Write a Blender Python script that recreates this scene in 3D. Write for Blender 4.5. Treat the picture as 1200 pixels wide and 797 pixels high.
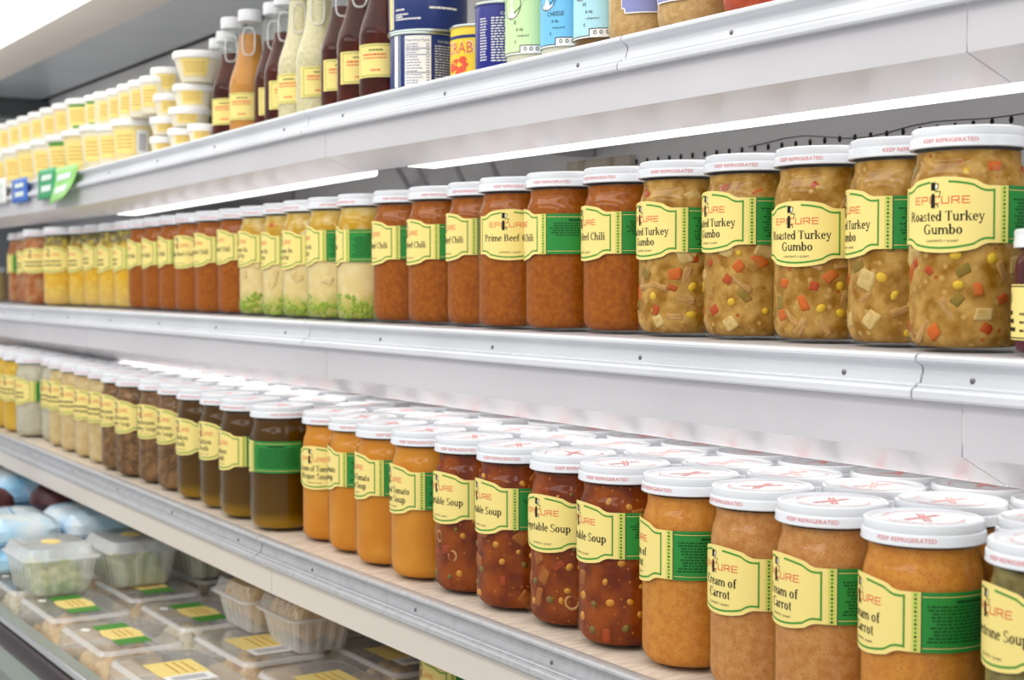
import bpy, math, random
from math import sin, cos, pi, atan2, asin, sqrt, radians
random.seed(7)
for o in list(bpy.data.objects): bpy.data.objects.remove(o)
SC = bpy.context.scene
COL = SC.collection

# ------------------------------------------------------------------ camera
F = 1751.6; VPX = -507.2; VPY = 329.86; EYE = 1.45          # focal length in px (1200 wide), vanishing point of the shelves
TH = math.atan((600-VPX)/F); PIT = math.atan((398.5-VPY)/F)
CT, ST = cos(TH), sin(TH)
cam = bpy.data.cameras.new('camera'); camo = bpy.data.objects.new('camera', cam); COL.objects.link(camo)
cam.sensor_width = 36; cam.lens = F*36/1200; cam.clip_start = .02
camo.location = (0, 0, EYE)
camo.rotation_euler = (pi/2-PIT, 0, atan2(CT, ST))
cam.dof.use_dof = True; cam.dof.focus_distance = 1.38; cam.dof.aperture_fstop = 9
SC.camera = camo
# ------------------------------------------------------------------ light
SC.view_settings.view_transform = 'Standard'; SC.view_settings.look = 'None'
SC.view_settings.gamma = 1; SC.view_settings.use_curve_mapping = False
SC.view_settings.exposure = 0.0
w = bpy.data.worlds.new('store'); SC.world = w; w.use_nodes = True
w.node_tree.nodes['Background'].inputs[0].default_value = (1, .985, .96, 1)
w.node_tree.nodes['Background'].inputs[1].default_value = .66
def area(name, loc, target, sx, sy, power, col=(1, .98, .95)):
    l = bpy.data.lights.new(name, 'AREA'); l.shape = 'RECTANGLE'; l.size = sx; l.size_y = sy; l.energy = power; l.color = col
    o = bpy.data.objects.new(name, l); COL.objects.link(o); o.location = loc
    d = [target[i]-loc[i] for i in range(3)]
    from mathutils import Vector
    o.rotation_euler = Vector(d).to_track_quat('-Z', 'Y').to_euler(); return o
area('store_ceiling_lamp', (-1.2, -1.3, 3.3), (-1.3, .6, 1.3), 5.0, .5, 40)
area('store_ceiling_lamp', (-1.2, -2.9, 3.3), (-1.3, .6, 1.3), 5.0, .5, 28)

# ------------------------------------------------------------------ pixel helpers: s runs left along the shelf, D into it, h above the eye
def ray(u, v):
    k = (u-600)/F; m = (398.5-v)/F
    # camera: x right, z forward(pitched)
    fz = cos(PIT)+m*sin(PIT); fh = m*cos(PIT)-sin(PIT)
    return (k*CT+fz*ST, fz*CT-k*ST, fh)                    # (D, s, h) per unit
def at_D(u, v, D):
    r = ray(u, v); t = D/r[0]; return (-r[1]*t, D, EYE+r[2]*t)
def at_h(u, v, h):
    r = ray(u, v); t = h/r[2]; return (-r[1]*t, r[0]*t, EYE+h)
def pix(x, y, z):
    D, s, h = y, -x, z-EYE
    a = D*CT-s*ST; b = D*ST+s*CT
    zc = b*cos(PIT)-h*sin(PIT); yc = h*cos(PIT)+b*sin(PIT)
    return 600+F*a/zc, 398.5-F*yc/zc, zc
def s_from_left(px, D, R, h):
    lo, hi = -.6, 9.
    for _ in range(50):
        s = (lo+hi)/2
        m = min(pix(-s+R*cos(a*pi/24), D+R*sin(a*pi/24), EYE+h)[0] for a in range(48))
        if m > px: lo = s
        else: hi = s
    return s

# ------------------------------------------------------------------ materials
def lin(c):
    return tuple(((x/255)/12.92 if x/255 <= .04045 else ((x/255+.055)/1.055)**2.4) for x in c)+(1,)
MATS = {}
def mat(name, c, rough=.5, spec=.5, metal=0, c2=None, scale=20, lo=.4, hi=.6, bump=0, coat=0, speck=None, sscale=200, sthr=.1, speck2=None, s2scale=90, s2thr=.16, stretch=(1, 1, 1), emit=0):
    if name in MATS: return MATS[name]
    m = bpy.data.materials.new(name); m.use_nodes = True; MATS[name] = m
    nt = m.node_tree; b = nt.nodes['Principled BSDF']; N = nt.nodes.new; L = nt.links.new
    b.inputs['Base Color'].default_value = lin(c); b.inputs['Roughness'].default_value = rough
    b.inputs['Specular IOR Level'].default_value = spec; b.inputs['Metallic'].default_value = metal
    if coat: b.inputs['Coat Weight'].default_value = coat; b.inputs['Coat Roughness'].default_value = .05
    if emit:
        b.inputs['Emission Color'].default_value = lin(c); b.inputs['Emission Strength'].default_value = emit
    if c2 or speck or bump:
        tc = N('ShaderNodeTexCoord'); oi = N('ShaderNodeObjectInfo'); mp = N('ShaderNodeMapping'); mp.inputs['Scale'].default_value = stretch
        ad = N('ShaderNodeVectorMath'); ad.operation = 'ADD'
        ml = N('ShaderNodeMath'); ml.operation = 'MULTIPLY'; ml.inputs[1].default_value = 3.7
        L(oi.outputs['Random'], ml.inputs[0]); L(tc.outputs['Object'], mp.inputs[0]); L(mp.outputs[0], ad.inputs[0]); L(ml.outputs[0], ad.inputs[1])
        n = N('ShaderNodeTexNoise'); n.inputs['Scale'].default_value = scale; n.inputs['Detail'].default_value = 4
        L(ad.outputs[0], n.inputs['Vector'])
        col = None
        if c2:
            r = N('ShaderNodeValToRGB'); r.color_ramp.elements[0].position = lo; r.color_ramp.elements[1].position = hi
            r.color_ramp.elements[0].color = lin(c); r.color_ramp.elements[1].color = lin(c2)
            L(n.outputs[0], r.inputs[0]); col = r.outputs[0]
        for sp, ss, th in ((speck, sscale, sthr), (speck2, s2scale, s2thr)):
            if not sp: continue
            v = N('ShaderNodeTexVoronoi'); v.inputs['Scale'].default_value = ss; L(ad.outputs[0], v.inputs['Vector'])
            rr = N('ShaderNodeValToRGB'); rr.color_ramp.elements[0].position = th; rr.color_ramp.elements[1].position = th*1.6
            rr.color_ramp.elements[0].color = (1, 1, 1, 1); rr.color_ramp.elements[1].color = (0, 0, 0, 1)
            L(v.outputs['Distance'], rr.inputs[0])
            mx = N('ShaderNodeMix'); mx.data_type = 'RGBA'; L(rr.outputs[0], mx.inputs[0])
            if col: L(col, mx.inputs[6])
            else: mx.inputs[6].default_value = lin(c)
            mx.inputs[7].default_value = lin(sp); col = mx.outputs[2]
        if col: L(col, b.inputs['Base Color'])
        if bump:
            bp = N('ShaderNodeBump'); bp.inputs['Strength'].default_value = bump; bp.inputs['Distance'].default_value = .001
            L(n.outputs[0], bp.inputs['Height']); L(bp.outputs[0], b.inputs['Normal'])
    return m
def layered(name, stops, rough=.35, wob=.012, nscale=60, c_noise=.5, clump=None):
    """colour by height inside the jar (food settled in layers), with a wobbling edge"""
    m = bpy.data.materials.new(name); m.use_nodes = True; MATS[name] = m
    nt = m.node_tree; b = nt.nodes['Principled BSDF']; N = nt.nodes.new; L = nt.links.new
    b.inputs['Roughness'].default_value = rough; b.inputs['Specular IOR Level'].default_value = .12
    tc = N('ShaderNodeTexCoord'); sp = N('ShaderNodeSeparateXYZ'); L(tc.outputs['Object'], sp.inputs[0])
    oi = N('ShaderNodeObjectInfo'); ad = N('ShaderNodeVectorMath'); ad.operation = 'ADD'; L(tc.outputs['Object'], ad.inputs[0])
    ml = N('ShaderNodeMath'); ml.operation = 'MULTIPLY'; ml.inputs[1].default_value = 3.1; L(oi.outputs['Random'], ml.inputs[0]); L(ml.outputs[0], ad.inputs[1])
    n = N('ShaderNodeTexNoise'); n.inputs['Scale'].default_value = nscale; n.inputs['Detail'].default_value = 3; L(ad.outputs[0], n.inputs['Vector'])
    mm = N('ShaderNodeMath'); mm.operation = 'MULTIPLY_ADD'; mm.inputs[1].default_value = wob*2; mm.inputs[2].default_value = -wob; L(n.outputs[0], mm.inputs[0])
    a2 = N('ShaderNodeMath'); a2.operation = 'ADD'; L(sp.outputs[2], a2.inputs[0]); L(mm.outputs[0], a2.inputs[1])
    d = N('ShaderNodeMath'); d.operation = 'DIVIDE'; d.inputs[1].default_value = .16; L(a2.outputs[0], d.inputs[0])
    r = N('ShaderNodeValToRGB'); L(d.outputs[0], r.inputs[0])
    e = r.color_ramp.elements
    for i, (p, c) in enumerate(stops):
        el = e[i] if i < 2 else e.new(p)
        el.position = p; el.color = lin(c)
    out = r.outputs[0]
    if clump:
        v = N('ShaderNodeTexVoronoi'); v.inputs['Scale'].default_value = clump[1]; L(ad.outputs[0], v.inputs['Vector'])
        rr = N('ShaderNodeValToRGB'); rr.color_ramp.elements[0].position = .2; rr.color_ramp.elements[1].position = .6
        rr.color_ramp.elements[0].color = (clump[2],)*3+(1,); rr.color_ramp.elements[1].color = (0, 0, 0, 1); L(v.outputs['Distance'], rr.inputs[0])
        mx = N('ShaderNodeMix'); mx.data_type = 'RGBA'; L(rr.outputs[0], mx.inputs[0]); L(out, mx.inputs[6]); mx.inputs[7].default_value = lin(clump[0]); out = mx.outputs[2]
    L(out, b.inputs['Base Color'])
    return m
def clear(name, tint=(255, 255, 255), haze=0.0, gloss=1.0, rough=.03, hazecol=(255, 255, 255)):
    m = bpy.data.materials.new(name); m.use_nodes = True; MATS[name] = m
    nt = m.node_tree; N = nt.nodes.new; L = nt.links.new
    nt.nodes.remove(nt.nodes['Principled BSDF'])
    t = N('ShaderNodeBsdfTransparent'); t.inputs[0].default_value = lin(tint)
    g = N('ShaderNodeBsdfGlossy'); g.inputs['Roughness'].default_value = rough
    fr = N('ShaderNodeFresnel'); fr.inputs[0].default_value = 1.5
    ge = N('ShaderNodeNewGeometry'); inv = N('ShaderNodeMath'); inv.operation = 'SUBTRACT'; inv.inputs[0].default_value = 1; L(ge.outputs['Backfacing'], inv.inputs[1])
    mu = N('ShaderNodeMath'); mu.operation = 'MULTIPLY'; L(fr.outputs[0], mu.inputs[0]); L(inv.outputs[0], mu.inputs[1])
    m2 = N('ShaderNodeMath'); m2.operation = 'MULTIPLY'; m2.inputs[1].default_value = gloss; L(mu.outputs[0], m2.inputs[0])
    base = t.outputs[0]
    if haze:
        d = N('ShaderNodeBsdfDiffuse'); d.inputs[0].default_value = lin(hazecol)
        mh = N('ShaderNodeMixShader'); mh.inputs[0].default_value = haze; L(t.outputs[0], mh.inputs[1]); L(d.outputs[0], mh.inputs[2]); base = mh.outputs[0]
    mx = N('ShaderNodeMixShader'); L(m2.outputs[0], mx.inputs[0]); L(base, mx.inputs[1]); L(g.outputs[0], mx.inputs[2])
    L(mx.outputs[0], nt.nodes['Material Output'].inputs[0])
    return m
ENAMEL = mat('white_enamel', (206, 205, 210), .32, .5, c2=(198, 197, 202), scale=4, lo=.35, hi=.7)
SHIELD = mat('glossy_white_enamel', (222, 219, 221), .26, .6)
RAIL = mat('grey_aluminium_rail', (218, 221, 227), .3, .5, c2=(210, 213, 219), scale=6)
WORN = mat('worn_galvanised_rail', (196, 197, 201), .36, .5, metal=.3, c2=(182, 182, 186), scale=90, lo=.45, hi=.75, speck=(120, 120, 124), sscale=230, sthr=.07)
LINER = mat('beige_shelf_liner', (224, 211, 196), .6, .3, c2=(204, 190, 174), scale=40, stretch=(4, 1, 1))
SCREW = mat('screw_steel', (120, 120, 124), .35, .5, metal=.8)
DARK = mat('dark_recess', (22, 22, 24), .7)
GLASS = clear('jar_glass', (250, 252, 250), 0, .5, .035)
LIDW = mat('white_lid_enamel', (228, 232, 238), .22, .5)
RED = mat('red_print', (232, 124, 122), .5, .3)
YEL = mat('yellow_label_paper', (246, 226, 138), .45, .35)
GRN = mat('green_print', (74, 150, 52), .45, .35)
GPAN = mat('green_label_panel', (38, 140, 58), .45, .35)
DGRN = mat('dark_green_print', (14, 78, 30), .5, .3)
BLK = mat('black_print', (28, 24, 18), .5, .3)
LRED = mat('logo_red_print', (230, 92, 66), .5, .3)
WHT = mat('white_print', (245, 245, 242), .5, .3)
GREY = mat('grey_print', (130, 132, 145), .5, .3)
FOOD = {
 'chili': mat('chili_food', (148, 74, 4), .6, .12, c2=(174, 96, 16), scale=170, lo=.36, hi=.7, speck=(196, 124, 40), sscale=420, sthr=.1, speck2=(92, 38, 6), s2scale=260, s2thr=.1),
 'gumbo': mat('gumbo_food', (148, 98, 12), .6, .12, c2=(206, 160, 84), scale=75, lo=.34, hi=.7, speck=(196, 156, 84), sscale=95, sthr=.16, speck2=(170, 84, 20), s2scale=60, s2thr=.08),
 'tomato': mat('tomato_bisque_food', (208, 130, 30), .55, .12, c2=(218, 146, 50), scale=30, lo=.35, hi=.7),
 'vegetable': mat('vegetable_soup_food', (108, 38, 2), .55, .12, c2=(158, 74, 8), scale=45, lo=.35, hi=.7, speck=(186, 112, 34), sscale=120, sthr=.1),
 'carrot': mat('carrot_soup_food', (212, 142, 58), .55, .12, c2=(200, 124, 46), scale=130, lo=.4, hi=.65, speck=(176, 92, 34), sscale=420, sthr=.16),
 'carrot_pale': mat('pale_carrot_soup_food', (204, 144, 84), .55, .12, c2=(190, 124, 62), scale=130, lo=.4, hi=.65, speck=(164, 92, 44), sscale=420, sthr=.16),
 'minestrone': mat('minestrone_food', (88, 74, 36), .55, .2, c2=(150, 136, 80), scale=55, lo=.38, hi=.66),
 'broth': layered('broth_food', [(0, (176, 138, 20)), (.06, (156, 114, 8)), (.16, (94, 64, 0)), (.75, (74, 46, 0)), (1, (86, 54, 4))], .15, .004, 20),
 'mushroom': mat('mushroom_barley_food', (96, 64, 36), .55, .2, c2=(148, 108, 66), scale=60, lo=.36, hi=.68, speck=(186, 150, 100), sscale=190, sthr=.14),
 'chowder': mat('chowder_food', (204, 172, 116), .5, .3, c2=(216, 190, 140), scale=50, speck=(176, 112, 60), sscale=120, sthr=.1),
 'white': mat('white_soup_food', (206, 196, 176), .5, .3, c2=(192, 184, 162), scale=60, speck=(140, 134, 116), sscale=180, sthr=.12),
 'yellow': mat('yellow_soup_food', (226, 182, 66), .55, .2, c2=(214, 166, 50), scale=40),
 'noodle': layered('noodle_food', [(0, (214, 176, 108)), (.2, (222, 178, 84)), (.42, (232, 176, 30)), (.72, (220, 170, 60)), (.86, (120, 104, 50)), (1, (96, 84, 44))], .4, .022, 55, clump=((236, 208, 96), 70, .55)),
 'orange': mat('orange_soup_food', (166, 88, 34), .55, .2, c2=(190, 150, 110), scale=50, lo=.4, hi=.7, speck=(206, 120, 50), sscale=90, sthr=.2),
 'potpie': layered('chicken_in_pot_food', [(0, (150, 160, 60)), (.17, (196, 186, 100)), (.24, (228, 200, 136)), (.5, (232, 206, 148)), (.60, (214, 186, 100)), (.70, (198, 146, 14)), (.88, (202, 156, 36)), (1, (210, 182, 104))], .4, .02, 60, clump=((244, 226, 180), 60, .35)),
 'beet': mat('beet_food', (70, 8, 24), .55, .2, c2=(96, 14, 36), scale=50),
}

# ------------------------------------------------------------------ mesh helpers
def mk(name, V, Fc, mats, idx=None, smooth=False):
    me = bpy.data.meshes.new(name); me.from_pydata(V, [], Fc)
    for m in (mats if isinstance(mats, (list, tuple)) else [mats]): me.materials.append(m)
    if idx:
        for p, i in zip(me.polygons, idx): p.material_index = i
    if smooth: me.polygons.foreach_set('use_smooth', [True]*len(me.polygons))
    me.update(); return me
def link(name, me, parent=None, loc=(0, 0, 0), rot=(0, 0, 0), label=None):
    o = bpy.data.objects.new(name, me); COL.objects.link(o)
    o.location = loc; o.rotation_euler = rot
    if parent: o.parent = parent
    if label: o['label'] = label
    return o
def tag(o, label, cat, group=None):
    o['label'] = label; o['category'] = cat
    if group: o['group'] = group
    return o
def thing(name, label, cat, loc=(0, 0, 0), rotz=0, group=None):
    return tag(link(name, None, None, loc, (0, 0, rotz)), label, cat, group)
def struct(name, me, loc=(0, 0, 0), parent=None):
    o = link(name, me, parent, loc); o['kind'] = 'structure'; return o
def autosmooth(me, ang=35):
    try: me.set_sharp_from_angle(angle=radians(ang))
    except Exception: pass
    return me
def lathe(name, prof, mats, n=48, cap0=True, cap1=True, knurl=None, sharp=40):
    V = []; Fc = []
    for j, (r, z) in enumerate(prof):
        for i in range(n):
            rr = r
            if knurl and j in knurl and i % 2: rr -= .0004
            V.append((rr*cos(2*pi*i/n), rr*sin(2*pi*i/n), z))
    for j in range(len(prof)-1):
        for i in range(n):
            k = (i+1) % n
            Fc.append((j*n+i, j*n+k, (j+1)*n+k, (j+1)*n+i))
    if cap0: Fc.append(tuple(reversed(range(n))))
    if cap1: Fc.append(tuple((len(prof)-1)*n+i for i in range(n)))
    return autosmooth(mk(name, V, Fc, mats, None, True), sharp)
def extrude_s(name, prof, s0, s1, mats, closed=False, z=0, dz=lambda s: 0, n=1):
    """profile (D, h) swept along the shelf from s0 to s1"""
    V = []; Fc = []; m = len(prof)
    for k in range(n+1):
        s = s0+(s1-s0)*k/n
        for (D, h) in prof: V.append((-s, D, EYE+h+dz(s)))
    for k in range(n):
        for i in range(m if closed else m-1):
            j = (i+1) % m
            Fc.append((k*m+i, k*m+j, (k+1)*m+j, (k+1)*m+i))
    if closed:
        Fc.append(tuple(range(m))); Fc.append(tuple(reversed([n*m+i for i in range(m)])))
    return autosmooth(mk(name, V, Fc, mats, None, True), 30)
def box(name, x0, x1, y0, y1, z0, z1, m, bev=0):
    V = [(x, y, z) for x in (x0, x1) for y in (y0, y1) for z in (z0, z1)]
    Fc = [(0, 1, 3, 2), (4, 6, 7, 5), (0, 4, 5, 1), (2, 3, 7, 6), (0, 2, 6, 4), (1, 5, 7, 3)]
    if bev:
        import bmesh
        me = mk(name, V, Fc, m); b = bmesh.new(); b.from_mesh(me)
        bmesh.ops.bevel(b, geom=b.edges[:], offset=bev, segments=2, affect='EDGES', profile=.6); b.to_mesh(me); b.free()
        return me
    return mk(name, V, Fc, m)
def tube(name, pts, r, m, n=8, closed=False):
    from mathutils import Vector
    V = []; Fc = []; P = [Vector(p) for p in pts]; c = len(P)
    for i, p in enumerate(P):
        a = P[(i+1) % c] if (closed or i < c-1) else p; b = P[i-1] if (closed or i > 0) else p
        t = (a-b).normalized(); up = Vector((0, 0, 1)) if abs(t.z) < .95 else Vector((1, 0, 0))
        x = t.cross(up).normalized(); y = x.cross(t)
        for j in range(n):
            q = p+x*r*cos(2*pi*j/n)+y*r*sin(2*pi*j/n); V.append(tuple(q))
    for i in range(c if closed else c-1):
        k = (i+1) % c
        for j in range(n): Fc.append((i*n+j, i*n+(j+1) % n, k*n+(j+1) % n, k*n+j))
    if not closed: Fc += [tuple(range(n)), tuple((c-1)*n+j for j in range(n))]
    return mk(name, V, Fc, m, None, True)

# ------------------------------------------------------------------ lettering: a small serif face drawn here, and the built-in sans
T, t_, X, CAP, ASC = .118, .046, .45, .66, .68
def sr(x, y, w=.05): return ('r', x-w, y, x+T+w, y+.03)
def stem(x, y0, y1, b=True, tp=True, w=.045):
    o = [('r', x, y0, x+T, y1)]
    if b: o.append(('r', x-w, y0, x+T+w, y0+.03))
    if tp == 'f': o.append(('p', [(x-w-.02, y1-.05), (x, y1-.06), (x+T, y1), (x, y1)]))
    elif tp: o.append(('r', x-w, y1-.03, x+T+w, y1))
    return o
def O(cx, cy, rx, ry, a0=0, a1=360, tx=T, ty=t_): return ('o', cx, cy, rx, ry, tx, ty, a0, a1)
GL = {
 'R': (.62, stem(.06, 0, CAP)+[O(.27, .49, .22, .17, -90, 90), ('p', [(.25, .33), (.37, .33), (.6, 0), (.47, 0)]), ('r', .45, 0, .63, .03), ('r', .1, CAP-.036, .28, CAP), ('r', .1, .32, .28, .355)]),
 'P': (.54, stem(.06, 0, CAP)+[O(.27, .48, .23, .18, -90, 90), ('r', .1, CAP-.036, .28, CAP), ('r', .1, .3, .28, .336)]),
 'B': (.58, stem(.06, 0, CAP)+[O(.28, .5, .2, .16, -90, 90), O(.28, .18, .25, .18, -90, 90), ('r', .1, CAP-.036, .29, CAP), ('r', .1, .33, .29, .366), ('r', .1, 0, .29, .036)]),
 'T': (.56, stem(.23, 0, CAP, True, False)+[('r', .02, CAP-.04, .54, CAP), ('r', .02, CAP-.17, .05, CAP), ('r', .51, CAP-.17, .54, CAP)]),
 'G': (.66, [O(.34, .33, .3, .345, 50, 330), ('r', .46, .02, .56, .3), ('r', .4, .28, .63, .31), ('r', .53, .46, .56, .66)]),
 'C': (.6, [O(.34, .33, .3, .345, 48, 315), ('r', .52, .46, .55, .67)]),
 'V': (.62, [('p', [(.03, CAP), (.15, CAP), (.37, 0), (.29, 0)]), ('p', [(.53, CAP), (.57, CAP), (.35, 0), (.31, 0)]), ('r', -.01, CAP-.03, .2, CAP), ('r', .46, CAP-.03, .63, CAP)]),
 'S': (.48, [O(.24, .49, .19, .18, 40, 270, .085), O(.24, .165, .21, .175, -140, 90, .085), ('r', .39, .5, .42, .66), ('r', .03, 0, .06, .17)]),
 'M': (.82, stem(.05, 0, CAP, True, False, .04)+stem(.66, 0, CAP)+[('p', [(.05, CAP), (.17, CAP), (.43, .02), (.38, .02)]), ('p', [(.66, CAP), (.71, CAP), (.44, .02), (.39, .02)])]),
 'I': (.3, stem(.1, 0, CAP)),
 'a': (.42, [('r', .26, .03, .355, .34), O(.2, .33, .155, .125, 0, 150), O(.18, .13, .16, .14), ('r', .33, 0, .43, .03), ('p', [(.26, 0), (.36, 0), (.36, .06), (.26, .06)])]),
 'b': (.48, stem(.05, 0, ASC, False, 'f')+[O(.25, .22, .2, .235)]),
 'c': (.4, [O(.22, .22, .19, .235, 40, 320), ('o', .33, .35, .05, .05, .05, .05, 0, 360)]),
 'd': (.48, stem(.32, 0, ASC, False, 'f')+[O(.22, .22, .2, .235), ('r', .38, 0, .47, .03)]),
 'e': (.42, [O(.22, .22, .19, .235, 0, 320), ('r', .05, .235, .4, .268)]),
 'f': (.32, stem(.09, 0, .52, True, False)+[O(.24, .53, .15, .155, 40, 180), ('r', .01, X-.035, .3, X)]),
 'g': (.45, [O(.2, .28, .17, .17), O(.21, -.06, .19, .13, 0, 360, .07), ('p', [(.08, .14), (.16, .12), (.14, .04), (.06, .06)]), ('r', .33, X-.06, .44, X)]),
 'h': (.5, stem(.05, 0, ASC, True, 'f')+stem(.34, 0, .3, True, False, .04)+[O(.27, .28, .17, .17, 0, 160)]),
 'i': (.26, stem(.08, 0, X, True, 'f')+[('o', .13, .6, .06, .06, .06, .06, 0, 360)]),
 'k': (.5, stem(.05, 0, ASC, True, 'f')+[('p', [(.14, .2), (.18, .2), (.4, X), (.35, X)]), ('p', [(.2, .27), (.28, .31), (.48, 0), (.36, 0)]), ('r', .3, X-.03, .46, X), ('r', .33, 0, .5, .03)]),
 'l': (.26, stem(.08, 0, ASC, True, 'f')),
 'm': (.76, stem(.05, 0, X, True, 'f', .04)+stem(.33, 0, .3, True, False, .035)+stem(.61, 0, .3, True, False, .035)+[O(.27, .28, .16, .17, 0, 160), O(.55, .28, .16, .17, 0, 160)]),
 'n': (.5, stem(.05, 0, X, True, 'f', .04)+stem(.34, 0, .3, True, False, .04)+[O(.27, .28, .17, .17, 0, 160)]),
 'o': (.46, [O(.23, .22, .2, .235)]),
 'p': (.48, stem(.05, -.2, X, True, 'f')+[O(.25, .22, .2, .235)]),
 'q': (.48, stem(.33, -.2, X, True, False)+[O(.22, .22, .2, .235)]),
 'r': (.37, stem(.06, 0, X, True, 'f')+[O(.24, .29, .13, .16, 30, 150, .08, .05), ('o', .32, .4, .05, .05, .05, .05, 0, 360)]),
 's': (.36, [O(.18, .33, .13, .12, 40, 270, .07), O(.18, .115, .14, .125, -140, 90, .07), ('r', .28, .34, .31, .45), ('r', .04, 0, .07, .12)]),
 't': (.3, [('r', .08, .08, .18, .58), O(.21, .11, .13, .12, 180, 300), ('r', .0, X-.035, .28, X)]),
 'u': (.5, [('r', .06, .14, .16, X), ('r', 0, X-.03, .1, X), ('r', .33, 0, .43, X), ('r', .27, X-.03, .4, X), O(.22, .16, .16, .17, 180, 340), ('r', .4, 0, .49, .03)]),
 'y': (.46, [('p', [(.02, X), (.13, X), (.28, .02), (.22, .02)]), ('p', [(.36, X), (.41, X), (.22, -.14), (.16, -.14)]), ('o', .12, -.15, .07, .06, .06, .05, 0, 360), ('r', -.01, X-.03, .17, X), ('r', .3, X-.03, .45, X)]),
 ' ': (.24, []),
}
_sans = {}
def sans_mesh(txt):
    if txt in _sans: return _sans[txt]
    c = bpy.data.curves.new('lettering', 'FONT'); c.body = txt; c.size = 1; c.resolution_u = 2
    o = bpy.data.objects.new('lettering', c); COL.objects.link(o)
    bpy.context.view_layer.update()
    me = o.evaluated_get(bpy.context.evaluated_depsgraph_get()).to_mesh()
    V = [tuple(v.co[:2]) for v in me.vertices]; Fc = [tuple(p.vertices) for p in me.polygons]
    o.to_mesh_clear() if False else None
    bpy.data.objects.remove(o); bpy.data.curves.remove(c)
    _sans[txt] = (V, Fc); return _sans[txt]
class Print:
    """flat print in millimetres, wrapped round a cylinder (or a flat face) at build time"""
    def __init__(self): self.V = []; self.F = []; self.M = []; self.L = []
    def poly(self, pts, m, layer=1):
        b = len(self.V)
        for p in pts: self.V.append((p[0], p[1], layer))
        self.F.append(tuple(range(b, b+len(pts)))); self.M.append(m)
    def rect(self, x0, y0, x1, y1, m, layer=1, step=4):
        n = max(1, int((x1-x0)/step))
        for i in range(n):
            a = x0+(x1-x0)*i/n; c = x0+(x1-x0)*(i+1)/n
            self.poly([(a, y0), (c, y0), (c, y1), (a, y1)], m, layer)
    def band(self, x0, x1, top, bot, m, layer=0, step=1.5):
        n = max(1, int((x1-x0)/step))
        for i in range(n):
            a = x0+(x1-x0)*i/n; c = x0+(x1-x0)*(i+1)/n
            self.poly([(a, bot(a)), (c, bot(c)), (c, top(c)), (a, top(a))], m, layer)
    def ring(self, cx, cy, rx, ry, tx, ty, a0, a1, m, layer=1, n=None):
        n = n or max(5, int((a1-a0)/24))
        P = []
        for i in range(n+1):
            a = radians(a0+(a1-a0)*i/n); P.append(((cx+rx*cos(a), cy+ry*sin(a)), (cx+(rx-tx)*cos(a), cy+(ry-ty)*sin(a))))
        for i in range(n): self.poly([P[i][1], P[i][0], P[i+1][0], P[i+1][1]], m, layer)
    def serif(self, txt, cx, y, size, m, maxw=None, layer=2):
        w = sum(GL[c][0] for c in txt)*size; kx = 1
        if maxw and w > maxw: kx = maxw/w; w = maxw
        x = cx-w/2; s = size
        for c in txt:
            for g in GL[c][1]:
                if g[0] == 'r': self.poly([(x+g[1]*s*kx, y+g[2]*s), (x+g[3]*s*kx, y+g[2]*s), (x+g[3]*s*kx, y+g[4]*s), (x+g[1]*s*kx, y+g[4]*s)], m, layer)
                elif g[0] == 'p': self.poly([(x+a*s*kx, y+b*s) for a, b in g[1]], m, layer)
                else: self.ring(x+g[1]*s*kx, y+g[2]*s, g[3]*s*kx, g[4]*s, g[5]*s*kx, g[6]*s, g[7], g[8], m, layer)
            x += GL[c][0]*s*kx
    def sans(self, txt, cx, y, size, m, width=None, layer=2, left=False):
        V, Fc = sans_mesh(txt); x1 = max(v[0] for v in V); x0 = min(v[0] for v in V)
        k = (width/(x1-x0)) if width else size
        off = cx if left else cx-(x1-x0)*k/2
        b = len(self.V)
        for v in V: self.V.append((off+(v[0]-x0)*k, y+v[1]*size, layer))
        for f in Fc: self.F.append(tuple(b+i for i in f)); self.M.append(m)
    def stroke(self, pts, wd, m, layer=2):
        for (a, b), (c, d) in zip(pts, pts[1:]):
            l = sqrt((c-a)**2+(d-b)**2) or 1; nx, ny = -(d-b)/l*wd/2, (c-a)/l*wd/2; ex, ey = (c-a)/l*wd/2, (d-b)/l*wd/2
            self.poly([(a-ex+nx, b-ey+ny), (a-ex-nx, b-ey-ny), (c+ex-nx, d+ey-ny), (c+ex+nx, d+ey+ny)], m, layer)
    def wrap(self, name, R, mats, eps=.00012, taper=0):
        V = []
        for x, y, l in self.V:
            r = R+eps*l+taper*y/1000; a = x/1000/R; V.append((r*cos(a), r*sin(a), y/1000))
        return mk(name, V, self.F, mats, self.M, False)
    def flat(self, name, mats, eps=.0002):
        return mk(name, [(x/1000, y/1000, l*eps) for x, y, l in self.V], self.F, mats, self.M)
    def upright(self, name, mats, eps=.0002):
        return mk(name, [(x/1000, -l*eps, y/1000) for x, y, l in self.V], self.F, mats, self.M)
    def bars(self, x0, x1, y, h, m, rng, layer=2, gap=.8, wmin=1.5, wmax=5):
        x = x0
        while x < x1-1:
            w_ = min(rng.uniform(wmin, wmax), x1-x); self.rect(x, y, x+w_, y+h, m, layer); x += w_+gap

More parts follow.
